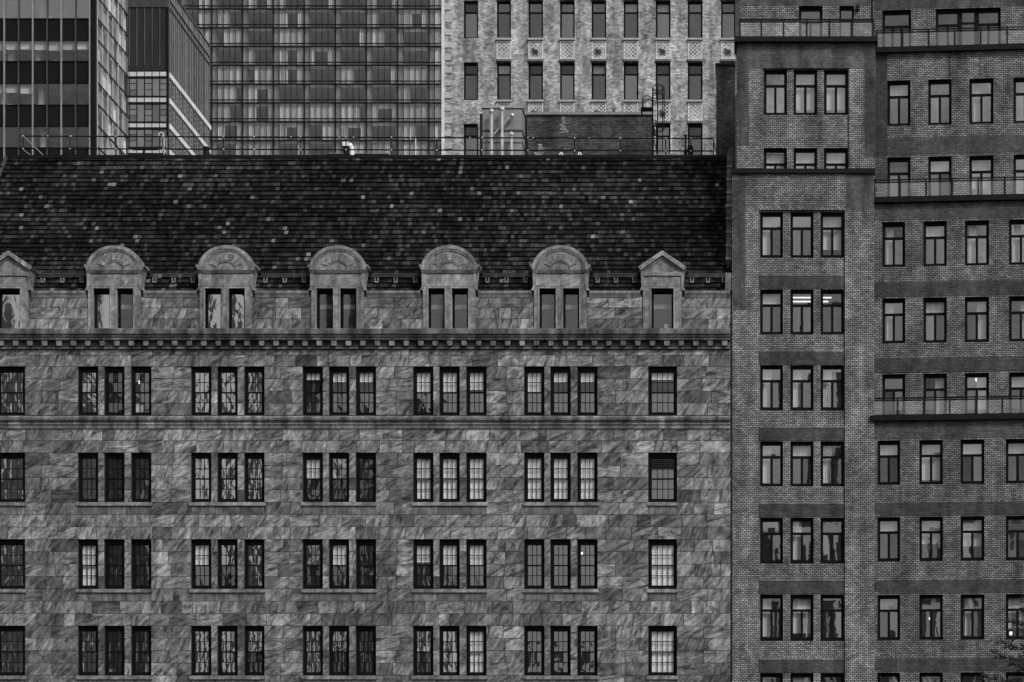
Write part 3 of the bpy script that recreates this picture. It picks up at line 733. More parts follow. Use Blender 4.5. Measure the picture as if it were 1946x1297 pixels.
# wing, slightly turned so that its right end comes nearer
YAW[0] = (Vector((X(1690, 2), 2.0, 0)), math.radians(-4.5))
WR = 2075
lev = [ # Y, top py, bottom py, columns, rows
 (YA+.05, 800, None, [(1672.5,1715.5),(1752,1796.5),(1830,1875),(1915.5,1960),(1995,2040)], [(838,922),(983,1067),(1131,1217),(1279,1367)]),
 (1.85, 384, 830, [(1677,1720.5),(1755,1799.5),(1833.5,1879),(1917,1962),(1997,2041)], [(423,508),(568,653),(711.5,797)]),
 (3.35, 98, 420, [(1682,1726),(1759.5,1804),(1837.5,1883),(1920.5,1965),(2000,2044)], [(153.5,240),(299.5,385.5)]),
]
for Y, t_, b_, cs, rs in lev:
    ws = [(a,b,c,d) for c,d in rs for a,b in cs]
    recess_wall('wing_wall', 1660.5 if Y < 1 else 1655, WR, t_, b_ or 1400, Y, ws, z0=0 if b_ is None else None, tone=.85)
    for c, d in rs:
        for k, (a, b) in enumerate(cs):
            gl = [R.choice(rng) for _ in range(3)]
            if k == 3: gl = [R.choice(['glass_dim','glass_coat_low']),'glass_coat_low','glass_dim']  # dimmer glass in this column imitates the dark mirrored tree
            casement(BB, a, b, c, d, Y, 'T', panes3=gl, blind=R.choice([(0,1,R.uniform(.6,1),'curtain'),None,(.1,.5,.97,'curtain'),(.5,1,.97,'curtain'),(0,1,.3,'blind')]))
for c in (983, 1131, 1279): band(1671, WR-1, c-27, c-2, YA+.05, teeth=True)
band(1664, WR-1, 803, 835, YA+.05, tone=1.3)
for c in (568, 711.5): band(1659, WR-1, c-31, c-3, 1.85)
band(1659, WR-1, 388, 419, 1.85, tone=1.25)
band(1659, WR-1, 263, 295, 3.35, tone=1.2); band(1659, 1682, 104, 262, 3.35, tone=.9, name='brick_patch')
# dark lintel strips between windows
YD = 4.85
recess_wall('wing_wall', 1650, WR, -90, 110, YD, [(1668,1723,20,106),(1769.5,1892,20,106)], tone=.95)
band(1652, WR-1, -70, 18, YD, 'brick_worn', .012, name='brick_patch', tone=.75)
casement(BB, 1668, 1723, 20, 106, YD, 'M', 'glass_coat_low'); casement(BB, 1769.5, 1815, 20, 106, YD, 'T', 'glass_coat_low')
casement(BB, 1815.5, 1846, 20, 106, YD, 'O', 'glass_coat_low'); casement(BB, 1846.5, 1892, 20, 106, YD, 'T', 'glass_coat_low')
for Y, py, top in ((YA+.05, 801, 756), (1.85, 386.5, 341.5), (3.35, 102, 57)):
    m = MB(); m.box(X(1659,Y), X(WR,Y), Y-.22, Y+1.6, Z(py,Y), Z(py-10,Y), .9); m.build('terrace_slab', 'metal_dark', BB)
    railing(1661, WR-2, top, py-10.5, Y-.06, [1662,1711,1760.5,1810,1859,1909,1959,2009,2060])
# expansion joints: thin dark vertical slots
for px, a, b, Y in ((1708,1240,1275,YA+.05),(1800,105,148,3.35),(1858,105,148,3.35)):
    m = MB(); m.box(X(px,Y)-.012, X(px,Y)+.012, Y-.022, Y, Z(b,Y), Z(a,Y)); m.build('expansion_joint', 'metal_dark', BB)
YAW[0] = None
# rooms of the brick building
m = MB(); m.box(X(1393), X(2120), 9.0, 9.3, 0, Z(-90, YD)); m.build('room_back_wall', 'interior', BB)
m = MB(); m.box(X(1393), X(2120), 5.6, 9, Z(-90,YD)-.3, Z(-90,YD)-.05); m.build('roof_slab', 'deck', BB)
for k, py in enumerate((520, 664, 808, 955, 1100, 1250)):
    m = MB(); m.box(X(1395), X(2095), 1.95 if py < 800 else .95, 8.9, Z(py+8), Z(py-6)); m.build('floor_slab', 'interior', BB)
m = MB(); m.box(X(1391.5), X(1391.5)+.3, .85, 9, 0, Z(333)); m.build('side_wall', 'brick_worn', BB)
m = MB(); m.box(X(1401,2), X(1401,2)+.3, 1.8, 9, Z(333), Z(86,2)); m.build('side_wall', 'brick_worn', BB)
# downpipe in the slot between the two buildings
m = MB(); m.tube((X(1389.2), .25, 0), (X(1389.2), .25, Z(560)), .035, 8); m.build('downpipe', 'metal_dark', BB)

# ================================================================== 3. CREAM BRICK TOWER
YC = 29.0
CT = root('brick_tower', (X(1150,YC), YC+8, 0), 'pale blotchy brick tower with tall narrow windows and carved spandrel panels', 'building')
cc = [(881,908.5),(944,971),(1004,1032),(1064,1092),(1124,1152),(1185,1213),(1246,1274),(1307,1335),(1370,1398)]
rr = [(-117,-45),(1,73),(118.5,190.5),(235.5,307.5)]
m = MB(); m.wall(X(841,YC), X(1450,YC), 0, Z(-170,YC), YC, YC+.35, [(X(a,YC),X(b,YC),Z(d,YC),Z(c,YC)) for c,d in rr for a,b in cc], 1, .2)
m.build('wall', 'brick_pale', CT)
m = MB(); m.box(X(841,YC), X(841,YC)+.3, YC+.36, YC+16, 0, Z(-170,YC)); m.build('side_wall', 'brick_pale', CT)
m = MB(); m.box(X(841,YC), X(1450,YC), YC+16, YC+16.3, 0, Z(-170,YC)); m.build('rear_wall', 'brick_pale', CT)
m = MB(); m.box(X(841,YC), X(1450,YC), YC+.4, YC+15.9, Z(-170,YC)-.3, Z(-170,YC)-.02); m.build('roof', 'deck', CT)
m = MB(); m.box(X(843,YC), X(1448,YC), YC+4, YC+4.2, 0, Z(-165,YC)); m.build('room_back_wall', 'interior_dark', CT)
for c, d in rr:
    for a, b in cc: 
        casement(CT, a, b, c, d, YC, 'O', panes3=[R.choice(['glass_dark','glass_dim']), R.choice(['glass_coat_low','glass_coat_low','glass_mild'])], blind=R.choice([None,None,None,(0,1,.25,'curtain')]))
for py in range(-160, 300, 12):
    if (py // 12) % 2 == 0:
        m = MB(); m.box(X(845.5,YC), X(857 + (2 if (py//24) % 2 else 0),YC), YC-.05, YC+.1, Z(py+11.2,YC), Z(py,YC), R.uniform(.55,.75), R.random()); m.build('quoin', 'terracotta', CT)
m = MB(); m.box(X(839.5,YC), X(845,YC), YC-.12, YC+.2, 0, Z(-172,YC), .95); m.build('corner_trim', 'terracotta', CT)
def spandrel(emblem):
    b = MB(); w_, h_ = .86, 1.06
    b.box(-w_/2, w_/2, 0, .1, 0, h_, .07)
    for (a0,a1,c0,c1) in ((-w_/2,w_/2,0,.05),(-w_/2,w_/2,h_-.05,h_),(-w_/2,-w_/2+.05,.05,h_-.05),(w_/2-.05,w_/2,.05,h_-.05)): b.box(a0,a1,-.06,-.001,c0,c1)
    nx = 3; ny = 4; dx = (w_-.1)/nx; dz = (h_-.1)/ny
    for i in range(nx):
        for j in range(ny):
            cx = -w_/2+.05+(i+.5)*dx; cz = .05+(j+.5)*dz
            for s in (-1, 1):
                x0_, x1_ = cx-s*dx/2, cx+s*dx/2; t_ = .024
                b.faces([(x0_-t_,-.045+.01*(s>0),cz-dz/2),(x0_+t_,-.045+.01*(s>0),cz-dz/2),(x1_+t_,-.045+.01*(s>0),cz+dz/2),(x1_-t_,-.045+.01*(s>0),cz+dz/2),
                         (x0_-t_,-.002,cz-dz/2),(x0_+t_,-.002,cz-dz/2),(x1_+t_,-.002,cz+dz/2),(x1_-t_,-.002,cz+dz/2)], [(0,1,2,3),(0,3,7,4),(1,5,6,2)])
    return mesh_of(b, 'spandrel_panel', 'terracotta')
def emblem():
    b = MB(); b.ball((0,-.05,0), .17, .05, .10, 10, 6, .5); b.ball((-.16,-.06,.08), .07,.05,.07, 8, 5, .5)
    for dx in (-.12,-.05,.07,.13): b.tube((dx,-.05,-.05),(dx+.02,-.05,-.2), .025, 6, tone=.5)
    return mesh_of(b, 'carved_emblem', 'terracotta_dark')
sp = spandrel(0); em = emblem()
for c, d in rr[:-1]:
    for k, (a, b) in enumerate(cc[1:]):
        xm = (X(a,YC)+X(b,YC))/2; py0 = d+39.5
        o = link('spandrel_panel', sp, CT, (xm, YC+.02, Z(py0,YC)), 'terracotta')
        if k % 2 == 1: link('carved_emblem', em, o, (xm, YC-.045, Z(py0-15,YC)), 'terracotta_dark')
        m = MB(); m.box(X(a,YC)-.03, X(b,YC)+.03, YC-.14, YC+.1, Z(d+4.2,YC), Z(d+.5,YC), .55); m.build('sill', 'terracotta', CT)
        m = MB()
        m.box(X(a,YC)-.03, X(b,YC)+.03, YC-.06, YC+.1, Z(d+45,YC), Z(d+40.2,YC), .8)
        for i in range(7): xx = X(a,YC)+(X(b,YC)-X(a,YC))*(i+.5)/7; m.box(xx-.035, xx+.035, YC-.13, YC-.061, Z(d+44.5,YC), Z(d+41,YC), 1.6)
        m.build('dentil_course', 'terracotta_dark', CT)
# dark party wall beside it
YP = 14.0
DA = root('party_wall', (X(1385,YP), YP+4, 0), 'sooty dark brick party wall rising behind the right end of the tiled roof', 'wall')
m = MB(); m.box(X(1361,YP), X(1412,YP), YP, YP+8, 0, Z(124,YP)); m.build('wall', 'brick_soot', DA)
m = MB(); m.box(X(1359,YP), X(1412,YP), YP-.08, YP+8.1, Z(124,YP), Z(121,YP)); m.build('coping', 'metal_dark', DA)

# ================================================================== 4. FAR GLASS TOWER with curtains
YG = 345.0; SG = (D0+YG)/F
GT = root('glass_tower', (X(600,YG), YG+20, 0), 'broad glass office tower with a grid of thin dark mullions and pale curtains', 'building')
bays = [284, 343, 402, 460.5, 519.5, 578, 637, 696, 755.5, 815, 874]
flo = [17.5+35.75*i for i in range(-5, 9)]   # y of each floor line, going down
gx0, gx1 = X(bays[0],YG), X(bays[-1],YG)
panes = []; smalls = []
for bi in range(len(bays)-1):
    a, b = bays[bi], bays[bi+1]; pw = (b-a-13)/4
    cellx = [(a+2, a+10)] + [(a+11.5+i*pw, a+11.5+(i+1)*pw-1) for i in range(4)]
    for fi in range(len(flo)-1):
        y0 = flo[fi]; y1 = flo[fi+1]
        for ci, (p, q) in enumerate(cellx):
            panes.append((p, q, y0+1, y1-6.6, bi, fi)); smalls.append((p, q, y1-5.2, y1-.8, bi, fi))
def pbox(mb, p, Y=YG, th=.05): mb.box(X(p[0],Y), X(p[1],Y), Y, Y+th, Z(p[3],Y), Z(p[2],Y), 1, R.random())
vis_p = [p for p in panes if p[3] > 0 and p[1] > 395 and p[0] < 838 and p[2] < 270]
vis_p.sort(key=lambda p: -(p[1]-p[0])*(min(p[3],1e9)-max(p[2],0)))
keep = set(id(p) for p in vis_p[:300])
rest = MB()
for p in panes:
    if id(p) in keep: b = MB(); pbox(b, p); b.build('pane', 'glass_tower', GT)
    else: pbox(rest, p)
for p in smalls: pbox(rest, p)
rest.build('glazing', 'glass_tower', GT, kind='stuff')
for i, a in enumerate(bays):
    for dx, w_ in ((0, 1.9),):
        m = MB(); m.box(X(a-w_/2+.6,YG), X(a+w_/2+.6,YG), YG-.35, YG+.1, 0, Z(flo[0],YG)); m.build('mullion', 'metal_dark', GT)
thin = MB()
for bi in range(len(bays)-1):
    a, b = bays[bi], bays[bi+1]; pw = (b-a-13)/4
    for xx in [a+10.7] + [a+11.5+(i+1)*pw-.5 for i in range(3)]: thin.box(X(xx-.45,YG), X(xx+.45,YG), YG-.12, YG+.08, 0, Z(flo[0],YG))
thin.build('thin_mullions', 'metal_dark', GT, kind='stuff')
for y_ in flo:
    m = MB(); m.box(gx0, gx1, YG-.2, YG+.12, Z(y_+.9,YG), Z(y_-.8,YG)); m.build('transom', 'metal_dark', GT)
    m = MB(); m.box(gx0, gx1, YG-.15, YG+.12, Z(y_-5.3,YG), Z(y_-6.7,YG)); m.build('transom', 'metal_dark', GT)
    m = MB(); m.box(gx0, gx1, YG+.6, YG+6, Z(y_+4.5,YG), Z(y_-1,YG), 1.2); m.build('floor_slab', 'concrete', GT)
for a in bays:
    m = MB(); m.box(X(a-4,YG), X(a+10,YG), YG+.45, YG+1.2, 0, Z(flo[0],YG), .9); m.build('column', 'concrete', GT)
m = MB(); m.box(gx0, gx1, YG+5.5, YG+6, 0, Z(flo[0],YG)); m.build('room_back_wall', 'interior_dark', GT)
m = MB(); m.box(gx0, gx1, YG+.5, YG+40, Z(flo[0],YG)-.2, Z(flo[0],YG)+1); m.build('roof', 'deck', GT)
m = MB(); m.box(gx0, gx1, YG-.05, YG+.3, 0, Z(flo[-1],YG)-.3); m.build('lower_wall', 'black_panel', GT)
for bi in range(1, len(bays)-1):
    a, b = bays[bi], bays[bi+1]; pw = (b-a-13)/4
    for fi in range(3, len(flo)-1):
        y0, y1 = flo[fi], flo[fi+1]; s = R.random(); top = y0+2
        def cur(p, q, ya, yb_, mt='curtain'):
            m = MB(); n = 5
            for i in range(n):
                xa, xb = X(p+(q-p)*i/n,YG), X(p+(q-p)*(i+1)/n,YG); d0, d1 = .3+.12*(i % 2), .3+.12*((i+1) % 2)
                m.face([(xa,YG+d0,Z(yb_,YG)),(xb,YG+d1,Z(yb_,YG)),(xb,YG+d1,Z(ya,YG)),(xa,YG+d0,Z(ya,YG))], R.uniform(.3,.75))
            m.build('curtain', mt, GT)
        c0 = a+11.5; c1 = b-1.5
        if s < .22: cur(c0, c1, top, y1-1)
        elif s < .40:
            cur(c0, c0+R.uniform(8,16), top, y1-1); cur(c1-R.uniform(8,14), c1, top, y1-1); cur(c0, c1, top, top+R.uniform(3,8), 'blind')
        elif s < .55: k = R.randrange(1, 4); cur(c0, c0+pw*k, top, y1-1)
        elif s < .70: k = R.randrange(1, 4); cur(c1-pw*k, c1, top, y1-1)
        elif s < .85: cur(c0, c1, top, top+R.uniform(2,5), 'blind')

# ================================================================== 5. LEFT TOWER, black spandrels
YL = 115.0
LT = root('spandrel_tower', (X(100,YL), YL+6, 0), 'dark office tower at left with black spandrels, pale mullions and a glass side wall', 'building')
cols = [9.0+27.1*i for i in range(-3, 7)]; cornerx = 183
ly = [(-125,-85,'g'),(-85,-45,'s'),(-45,-6,'s'),(-6,36,'g'),(36.5,76,'s'),(77,117,'g'),(117.5,158,'s'),(159,200,'g'),(200.5,240,'s'),(241,281,'g'),(281.5,320,'s')]
zt_ = Z(-150,YL)
for i in range(len(cols)-1):
    p, q = cols[i]+.8, cols[i+1]-.8
    for ya, yb_, k in ly:
        m = MB(); m.box(X(p,YL), X(q,YL), YL, YL+.04, Z(yb_,YL), Z(ya,YL), 1, R.random())
        m.build('pane' if k == 'g' else 'spandrel', ('glass_mild' if ya < 0 else 'glass_office') if k == 'g' else 'black_panel', LT)
for i, c in enumerate(cols):
    m = MB(); wv = .95 if i % 2 else .6
    m.box(X(c-wv,YL), X(c+wv,YL), YL-.28, YL+.1, 0, zt_, 0.6 if i % 2 else .3); m.build('mullion', 'mullion_pale' if i % 2 else 'metal_mid', LT)
for ya, yb_, k in ly:
    m = MB(); m.box(X(cols[0],YL), X(174,YL), YL-.10, YL+.1, Z(ya+.4,YL), Z(ya-.9,YL), .8); m.build('transom', 'metal_dark', LT)
m = MB(); m.box(X(172.8,YL), X(cornerx,YL), YL-.15, YL+.3, 0, zt_); m.build('corner_pier', 'black_panel', LT)
for ya, yb_, k in ly:
    if k != 'g': continue
    m = MB(); m.box(X(cols[0],YL), X(170,YL), YL+7.8, YL+8, Z(yb_,YL), Z(ya,YL), 1.3); m.build('room_back_wall', 'interior_dark', LT)
    m = MB(); m.box(X(cols[0],YL), X(170,YL), YL+.1, YL+7.8, Z(ya+1,YL), Z(ya-34,YL), 1.2); m.build('floor_slab', 'interior', LT)
    for i in range(len(cols)-1):
        if ya in (77, 159) and not (ya == 159 and i > 4):
            m = MB(); h_ = R.uniform(16, 19); m.box(X(cols[i]+1.5,YL), X(cols[i+1]-1.5,YL), YL+.2, YL+.24, Z(ya+h_,YL), Z(ya,YL), R.uniform(.5,.65)); m.build('blind', 'blind', LT)
for ya in (-6, 77, 159, 241):
    for px, w_ in ((R.uniform(20,45),R.uniform(10,24)),(R.uniform(80,110),R.uniform(14,30)),(R.uniform(125,150),R.uniform(8,20))):
        yy_ = YL+R.uniform(3,6); m = MB(); m.box(X(px,yy_), X(px+w_,yy_), yy_, yy_+.2, Z(ya+41,yy_), Z(ya+R.choice([2,8,24]),yy_), R.uniform(.3,1.1)); m.build('partition', 'interior', LT)
        m = MB(); m.box(X(px-12,yy_), X(px-4,yy_), YL+.5, YL+1, Z(ya+41,YL), Z(ya+R.uniform(33,38),YL), R.uniform(.4,1.5)); m.build('desk', 'interior', LT)
for ya, px in ((77,60),(159,66),(241,70),(-6,67),(77,8),(159,-6)):
    m = MB(); m.box(X(px,YL), X(px+9,YL), YL+1.2, YL+2, Z(ya+41,YL), Z(ya,YL), 1); m.build('column', 'white_paint', LT)
# side wall, running back
XS = X(cornerx, YL); dep = 11.6; ncol = 6
m = MB(); m.box(XS-.6, XS-.4, YL+.3, YL+dep, 0, zt_); m.build('side_back', 'interior', LT)
m = MB(); m.box(X(cols[0],YL), XS-.1, YL+dep, YL+dep+.3, 0, zt_); m.build('rear_wall', 'black_panel', LT)
hz = [Z(-130+40.7*i,YL) for i in range(0, 12)]
for i in range(ncol):
    y0, y1 = YL+.32+(dep-.4)*i/ncol, YL+.32+(dep-.4)*(i+1)/ncol
    for j in range(len(hz)-1):
        m = MB(); tl = R.gauss(0, .012)
        m.faces([(XS+tl,y0+.05,hz[j+1]+.05),(XS-tl,y1-.05,hz[j+1]+.05),(XS-tl,y1-.05,hz[j]-.05),(XS+tl,y0+.05,hz[j]-.05)], [(0,1,2,3)], 1, R.random())
        m.build('side_pane', 'glass_side' if (j+i) % 3 == 0 else 'glass_clear', LT)
    m = MB(); m.box(XS-.05, XS+(.05 if i % 2 == 0 else .02), y0-.07, y0+.07, 0, zt_); m.build('side_mullion', 'mullion_pale', LT)
for z_ in hz:
    m = MB(); m.box(XS-.04, XS+.035, YL+.3, YL+dep, z_-.09, z_+.09); m.build('side_transom', 'metal_dark', LT)
# pale sheets behind part of the side glass, added to imitate bright reflections
for j in range(len(hz)-1):
    for i in range(0, ncol):
        if ((j*3-i*2) % 7) < 3 or R.random() < .2:
            y0 = YL+.4+(dep-.4)*i/ncol; m = MB(); m.box(XS-.25, XS-.22, y0, y0+dep/ncol-.15, hz[j+1]+.1, hz[j]-.1, R.uniform(.35,1.15)); m.build('side_reflection_sheet', 'blind', LT)

# ================================================================== 6. TOWER WITH WHITE FLOOR BANDS
YM = 245.0
MT = root('banded_tower', (X(290,YM), YM+14, 0), 'slim tower with dark louvred top and bright white floor bands along its side', 'building')
ztm = Z(-26,YM); XM = X(320,YM); xm0 = X(205,YM); depm = 27.5
m = MB(); m.box(xm0, XM-.3, YM+.5, YM+depm, 0, ztm-.2); m.build('core', 'interior_dark', MT)
m = MB(); m.box(xm0, XM, YM-.05, YM+.4, Z(14,YM), ztm, 2.0); m.build('parapet', 'louvre_dark', MT)
lx = [215, 230, 245.5, 260, 274.5, 289, 303.5, 317]
m = MB(); m.box(xm0, X(317,YM), YM+.12, YM+.4, Z(134,YM), Z(14.2,YM), .7); m.build('louvre_field', 'louvre_dark', MT)
for c in lx[1:-1]:
    m = MB(); m.box(X(c-.7,YM), X(c+.7,YM), YM-.02, YM+.119, Z(126,YM), Z(14.2,YM), 4.0); m.build('louvre_mullion', 'louvre_dark', MT)
m = MB(); m.box(X(316.5,YM), XM+.02, YM-.12, YM+.41, 0, Z(14.2,YM), .8); m.build('corner_pier', 'black_panel', MT)
fy = [137, 186, 234, 283]
for f in fy:
    for a, b in zip(lx[:-1], lx[1:]):
        m = MB(); m.box(X(a+.8,YM), X(b-.8,YM), YM-.05, YM+.3, Z(f+8.3,YM), Z(f,YM), R.uniform(.7,.85)); m.build('band_panel', 'pale_panel', MT)
        # a light of four panes or one tall pane
        alt = lx.index(a) % 2 == 0
        ys_ = [f+12.5, f+22, f+34, f+45.5] if alt else [f+12.5, f+45.5]
        for u, v_ in zip(ys_[:-1], ys_[1:]):
            m = MB(); m.box(X(a+.9,YM), X(b-.9,YM), YM+.06, YM+.1, Z(v_-.7,YM), Z(u+.7,YM), 1, R.random()); m.build('pane', R.choice(['glass_mild','glass_coat_low','glass_mild']), MT)
    m = MB(); m.box(xm0, X(316.5,YM), YM-.1, YM+.35, Z(f+12.4,YM), Z(f+8.5,YM)); m.build('transom', 'metal_dark', MT)
    m = MB(); m.box(xm0, X(316.5,YM), YM-.1, YM+.35, Z(f+48.6,YM), Z(f+46,YM)); m.build('transom', 'metal_dark', MT)
for c in lx[:-1]:
    m = MB(); m.box(X(c-.8,YM), X(c+.8,YM), YM-.04, YM+.3, 0, Z(136,YM)); m.build('mullion', 'metal_dark', MT)
# side: glass strips, fins and white floor bands
NF = 24
for i in range(NF):
    y0 = YM+.5+(depm-.5)*i/NF; y1 = YM+.5+(depm-.5)*(i+1)/NF
    m = MB(); m.box(XM-.1, XM-.05, y0+.08, y1-.08, 0, ztm-2, 1, R.random()); m.build('glass_strip', R.choice(['glass_dark','glass_coat_low','glass_dark']), MT)
    m = MB(); m.box(XM-.12, XM+.035, y0-.06, y0+.06, 0, ztm-.1, R.uniform(.4,.7)); m.build('fin', 'mullion_pale', MT)
for f in fy:
    for i in range(NF):
        y0 = YM+.56+(depm-.5)*i/NF; y1 = YM+.44+(depm-.5)*(i+1)/NF
        m = MB(); m.box(XM-.2, XM+.12, y0, y1, Z(f+8.5,YM), Z(f-1,YM), R.uniform(1.0,1.3)); m.build('side_band_panel', 'pale_panel', MT)
        if i % 2 == 0:
            for dz in (17, 26, 36):
                m = MB(); m.box(XM-.15, XM+.03, y0, y0+.5, Z(f+dz+1,YM), Z(f+dz-1,YM), .8); m.build('side_bar', 'mullion_pale', MT)
for py in (-26, -3, 12):
    m = MB(); m.box(XM-.2, XM+.14, YM+.42, YM+depm, Z(py+1.6,YM), Z(py,YM), 1); m.build('side_rail', 'metal_mid', MT)

# ================================================================== 7. THINGS ON THE ROOF
ZD = Zt-.2
def tb(mb, pts, Y, r, n=8, **k): mb.path([(X(a,Y+dy), Y+dy, Z(b,Y+dy)) for a, b, dy in pts], r, n, **k)
# brick bulkhead
YB = 8.5; xb0, xb1 = X(1001,YB), X(1237,YB); ztb = Z(219,YB)
BH = root('brick_bulkhead', ((xb0+xb1)/2, YB+1.8, ZD), 'low dark brick rooftop bulkhead with ragged pale patches beside the metal shed', 'bulkhead')
m = MB(); m.box(xb0, xb1, YB, YB+3.6, ZD, ztb, 1.0); m.build('wall', 'brick_bulk', BH)
m = MB(); m.box(xb0-.1, xb1+.08, YB-.1, YB+3.7, ztb, Z(214,YB), 1.0); m.build('coping', 'metal_mid', BH)
m = MB(); m.box(X(1212,YB), xb1-.005, YB-.012, YB+.1, ZD, ztb-.005, 1.5); m.build('pale_strip', 'brick_bulk', BH)
def ragged(cx, y0, y1, w0, w1, n):
    m = MB()
    for i in range(n):
        ya, yb_ = y0+(y1-y0)*i/n, y0+(y1-y0)*(i+1)/n; w_ = (w0+(w1-w0)*i/n)*R.uniform(.7,1.3); o_ = R.uniform(-3,3)
        m.box(X(cx-w_+o_,YB), X(cx+w_+o_,YB), YB-.02, YB+.01, Z(yb_,YB), Z(ya+.5,YB), R.uniform(.45,.7))
    m.build('repair_patch', 'brick_pale', BH, kind='stuff')
ragged(1071, 222, 254, 3, 7, 9); ragged(1026, 274, 299, 4, 9, 8)
for (a, b, c, d) in ((1010,1050,221,224),(1012,1105,231,232),(1015,1060,262,264),(1040,1080,258,260)):
    m = MB(); m.box(X(a,YB), X(b,YB), YB-.015, YB+.01, Z(d,YB), Z(c,YB), .2); m.build('repair_patch', 'brick_pale', BH)
# metal shed
YS = 7.0; xs0, xs1 = X(917,YS), X(992,YS)
SH = root('metal_shed', ((xs0+xs1)/2, YS+1.6, ZD), 'grey sheet metal equipment shed with pale vent pipes on the roof', 'shed')
m = MB(); m.box(xs0, xs1, YS, YS+3.2, ZD, Z(206,YS), 1.0); m.build('body', 'metal_mid', SH)
m = MB(); m.box(xs0-.05, xs1+.06, YS-.06, YS+3.3, Z(206,YS), Z(203,YS), 1.4); m.build('roof_edge', 'metal_mid', SH)
for py in (247, 249.5, 271): m = MB(); m.box(xs0, xs1+.03, YS-.03, YS+3.23, Z(py+.9,YS), Z(py,YS), .35); m.build('seam', 'metal_mid', SH)
m = MB(); m.box(X(910.5,YS), X(916.8,YS), YS+.3, YS+2, ZD, Z(213,YS), .25); m.build('side_flange', 'metal_mid', SH)
for px, pt in ((934,213),(954,209),(972,257)):
    yy = YS-.35; m = MB(); m.tube((X(px,yy),yy,ZD), (X(px,yy),yy,Z(pt,yy)), .075, 10)
    pp = m.build('vent_pipe', 'galvanised', SH, smooth=False)
    m = MB(); m.ball((X(px,yy),yy,Z(pt-1,yy)), .13,.13,.14, 10, 6); m.build('pipe_cap', 'galvanised', pp)
yy = YS-.25; m = MB(); m.tube((X(938,yy),yy,Z(256,yy)), (X(972,yy),yy,Z(221,yy)), .055, 8, tone=.7); pp = m.build('vent_pipe', 'galvanised', SH)
m = MB(); m.ball((X(973,yy),yy,Z(220,yy)), .12,.12,.12, 8, 6, .8); m.build('pipe_cap', 'galvanised', pp)
# caged ladder
YK = 6.6
CL = root('caged_ladder', (X(1250,YK), YK, ZD), 'black steel ladder with hooped safety cage beside the brick bulkhead', 'ladder')
for px, t_ in ((1240.5,168),(1249.5,165)):
    m = MB(); m.tube((X(px,YK),YK,ZD),(X(px,YK),YK,Z(t_,YK)), .035, 6); m.build('stringer', 'metal_dark', CL)
for i in range(14):
    py = 296-i*9.5; m = MB(); m.tube((X(1240.5,YK),YK,Z(py,YK)),(X(1249.5,YK),YK,Z(py,YK)), .014, 6); m.build('rung', 'metal_dark', CL)
for px, dy in ((1259.5,-.35),(1262,.1)):
    m = MB(); m.tube((X(px,YK),YK+dy,Z(290 if dy < 0 else 246,YK)),(X(px,YK),YK+dy,Z(166,YK)), .025, 6); m.build('cage_bar', 'metal_dark', CL)
for py in (168, 184, 245):
    c0 = Vector((X(1251,YK), YK-.05, Z(py,YK))); m = MB(); pts = [(c0.x+.29*math.cos(t_), c0.y+.5*math.sin(t_), c0.z) for t_ in [2*math.pi*i/18 for i in range(19)]]
    for a, b in zip(pts[:-1], pts[1:]): m.tube(a, b, .026, 6)
    m.build('cage_hoop', 'metal_dark', CL)
for dy in (0, .5):
    m = MB(); cxx = X(1230,YK); czz = Z(192,YK); pts = [(X(1221,YK),YK+dy,Z(207,YK))]+[(cxx+.24*math.cos(math.radians(a)), YK+dy, czz+.26*math.sin(math.radians(a))) for a in range(180,-1,-20)]+[(X(1239,YK),YK+dy,Z(204,YK))]
    m.path(pts, .02, 6); m.build('grab_rail', 'metal_dark', CL)
m = MB(); m.box(X(1218,YK), X(1240,YK), YK, YK+.6, Z(206,YK), Z(204,YK)); m.box(X(1218,YK), X(1220,YK), YK, YK+.6, Z(214,YK), Z(204,YK)); m.build('landing', 'metal_dark', CL)
m = MB(); m.tube((X(1233,YK),YK+.3,Z(231,YK)),(X(1246,YK),YK+.1,Z(280,YK)), .02, 6); m.build('brace', 'metal_dark', CL)
# roof railing
YR = 5.2
RL = root('roof_railing', (X(700,YR), YR, ZD), 'long black pipe railing with pale clamps along the roof edge', 'railing')
def ry(px): return 259 + 5*px/1360
for k, dy in enumerate((0, 24)):
    pts = [44,133,220,310,397,483,571,657,744,830,916,1003,1092,1179,1265,1356]
    m = MB(); m.path([(X(p,YR),YR,Z(ry(p)+dy*(1-.02*k),YR)) for p in pts], .034, 6); m.build('rail', 'metal_dark', RL)
for p in [44,133,220,310,425,483,571,657.5,744,830,916,1003,1092,1179,1265,1313,1356]:
    m = MB(); m.tube((X(p,YR),YR,ZD),(X(p,YR),YR,Z(ry(p)-1,YR)), .03, 6); po = m.build('post', 'metal_dark', RL)
    for dy in (0, 24):
        m = MB(); m.ball((X(p,YR),YR-.02,Z(ry(p)+dy,YR)), .042,.042,.046, 8, 5); m.build('clamp', 'metal_pale', po)
for p in (91, 136, 553, 645, 672, 780, 893, 1013, 1120):
    m = MB(); m.ball((X(p,YR),YR-.02,Z(ry(p),YR)), .04,.04,.04, 8, 5); m.build('clamp', 'metal_pale', RL)
for a, b, c, d in ((44,259,86,299),(44,285,62,299),(1356,264,1362,300)):
    m = MB(); m.tube((X(a,YR),YR,Z(b,YR)),(X(c,YR),YR-.3,Z(d,YR)), .026, 6); m.build('brace', 'metal_mid', RL)
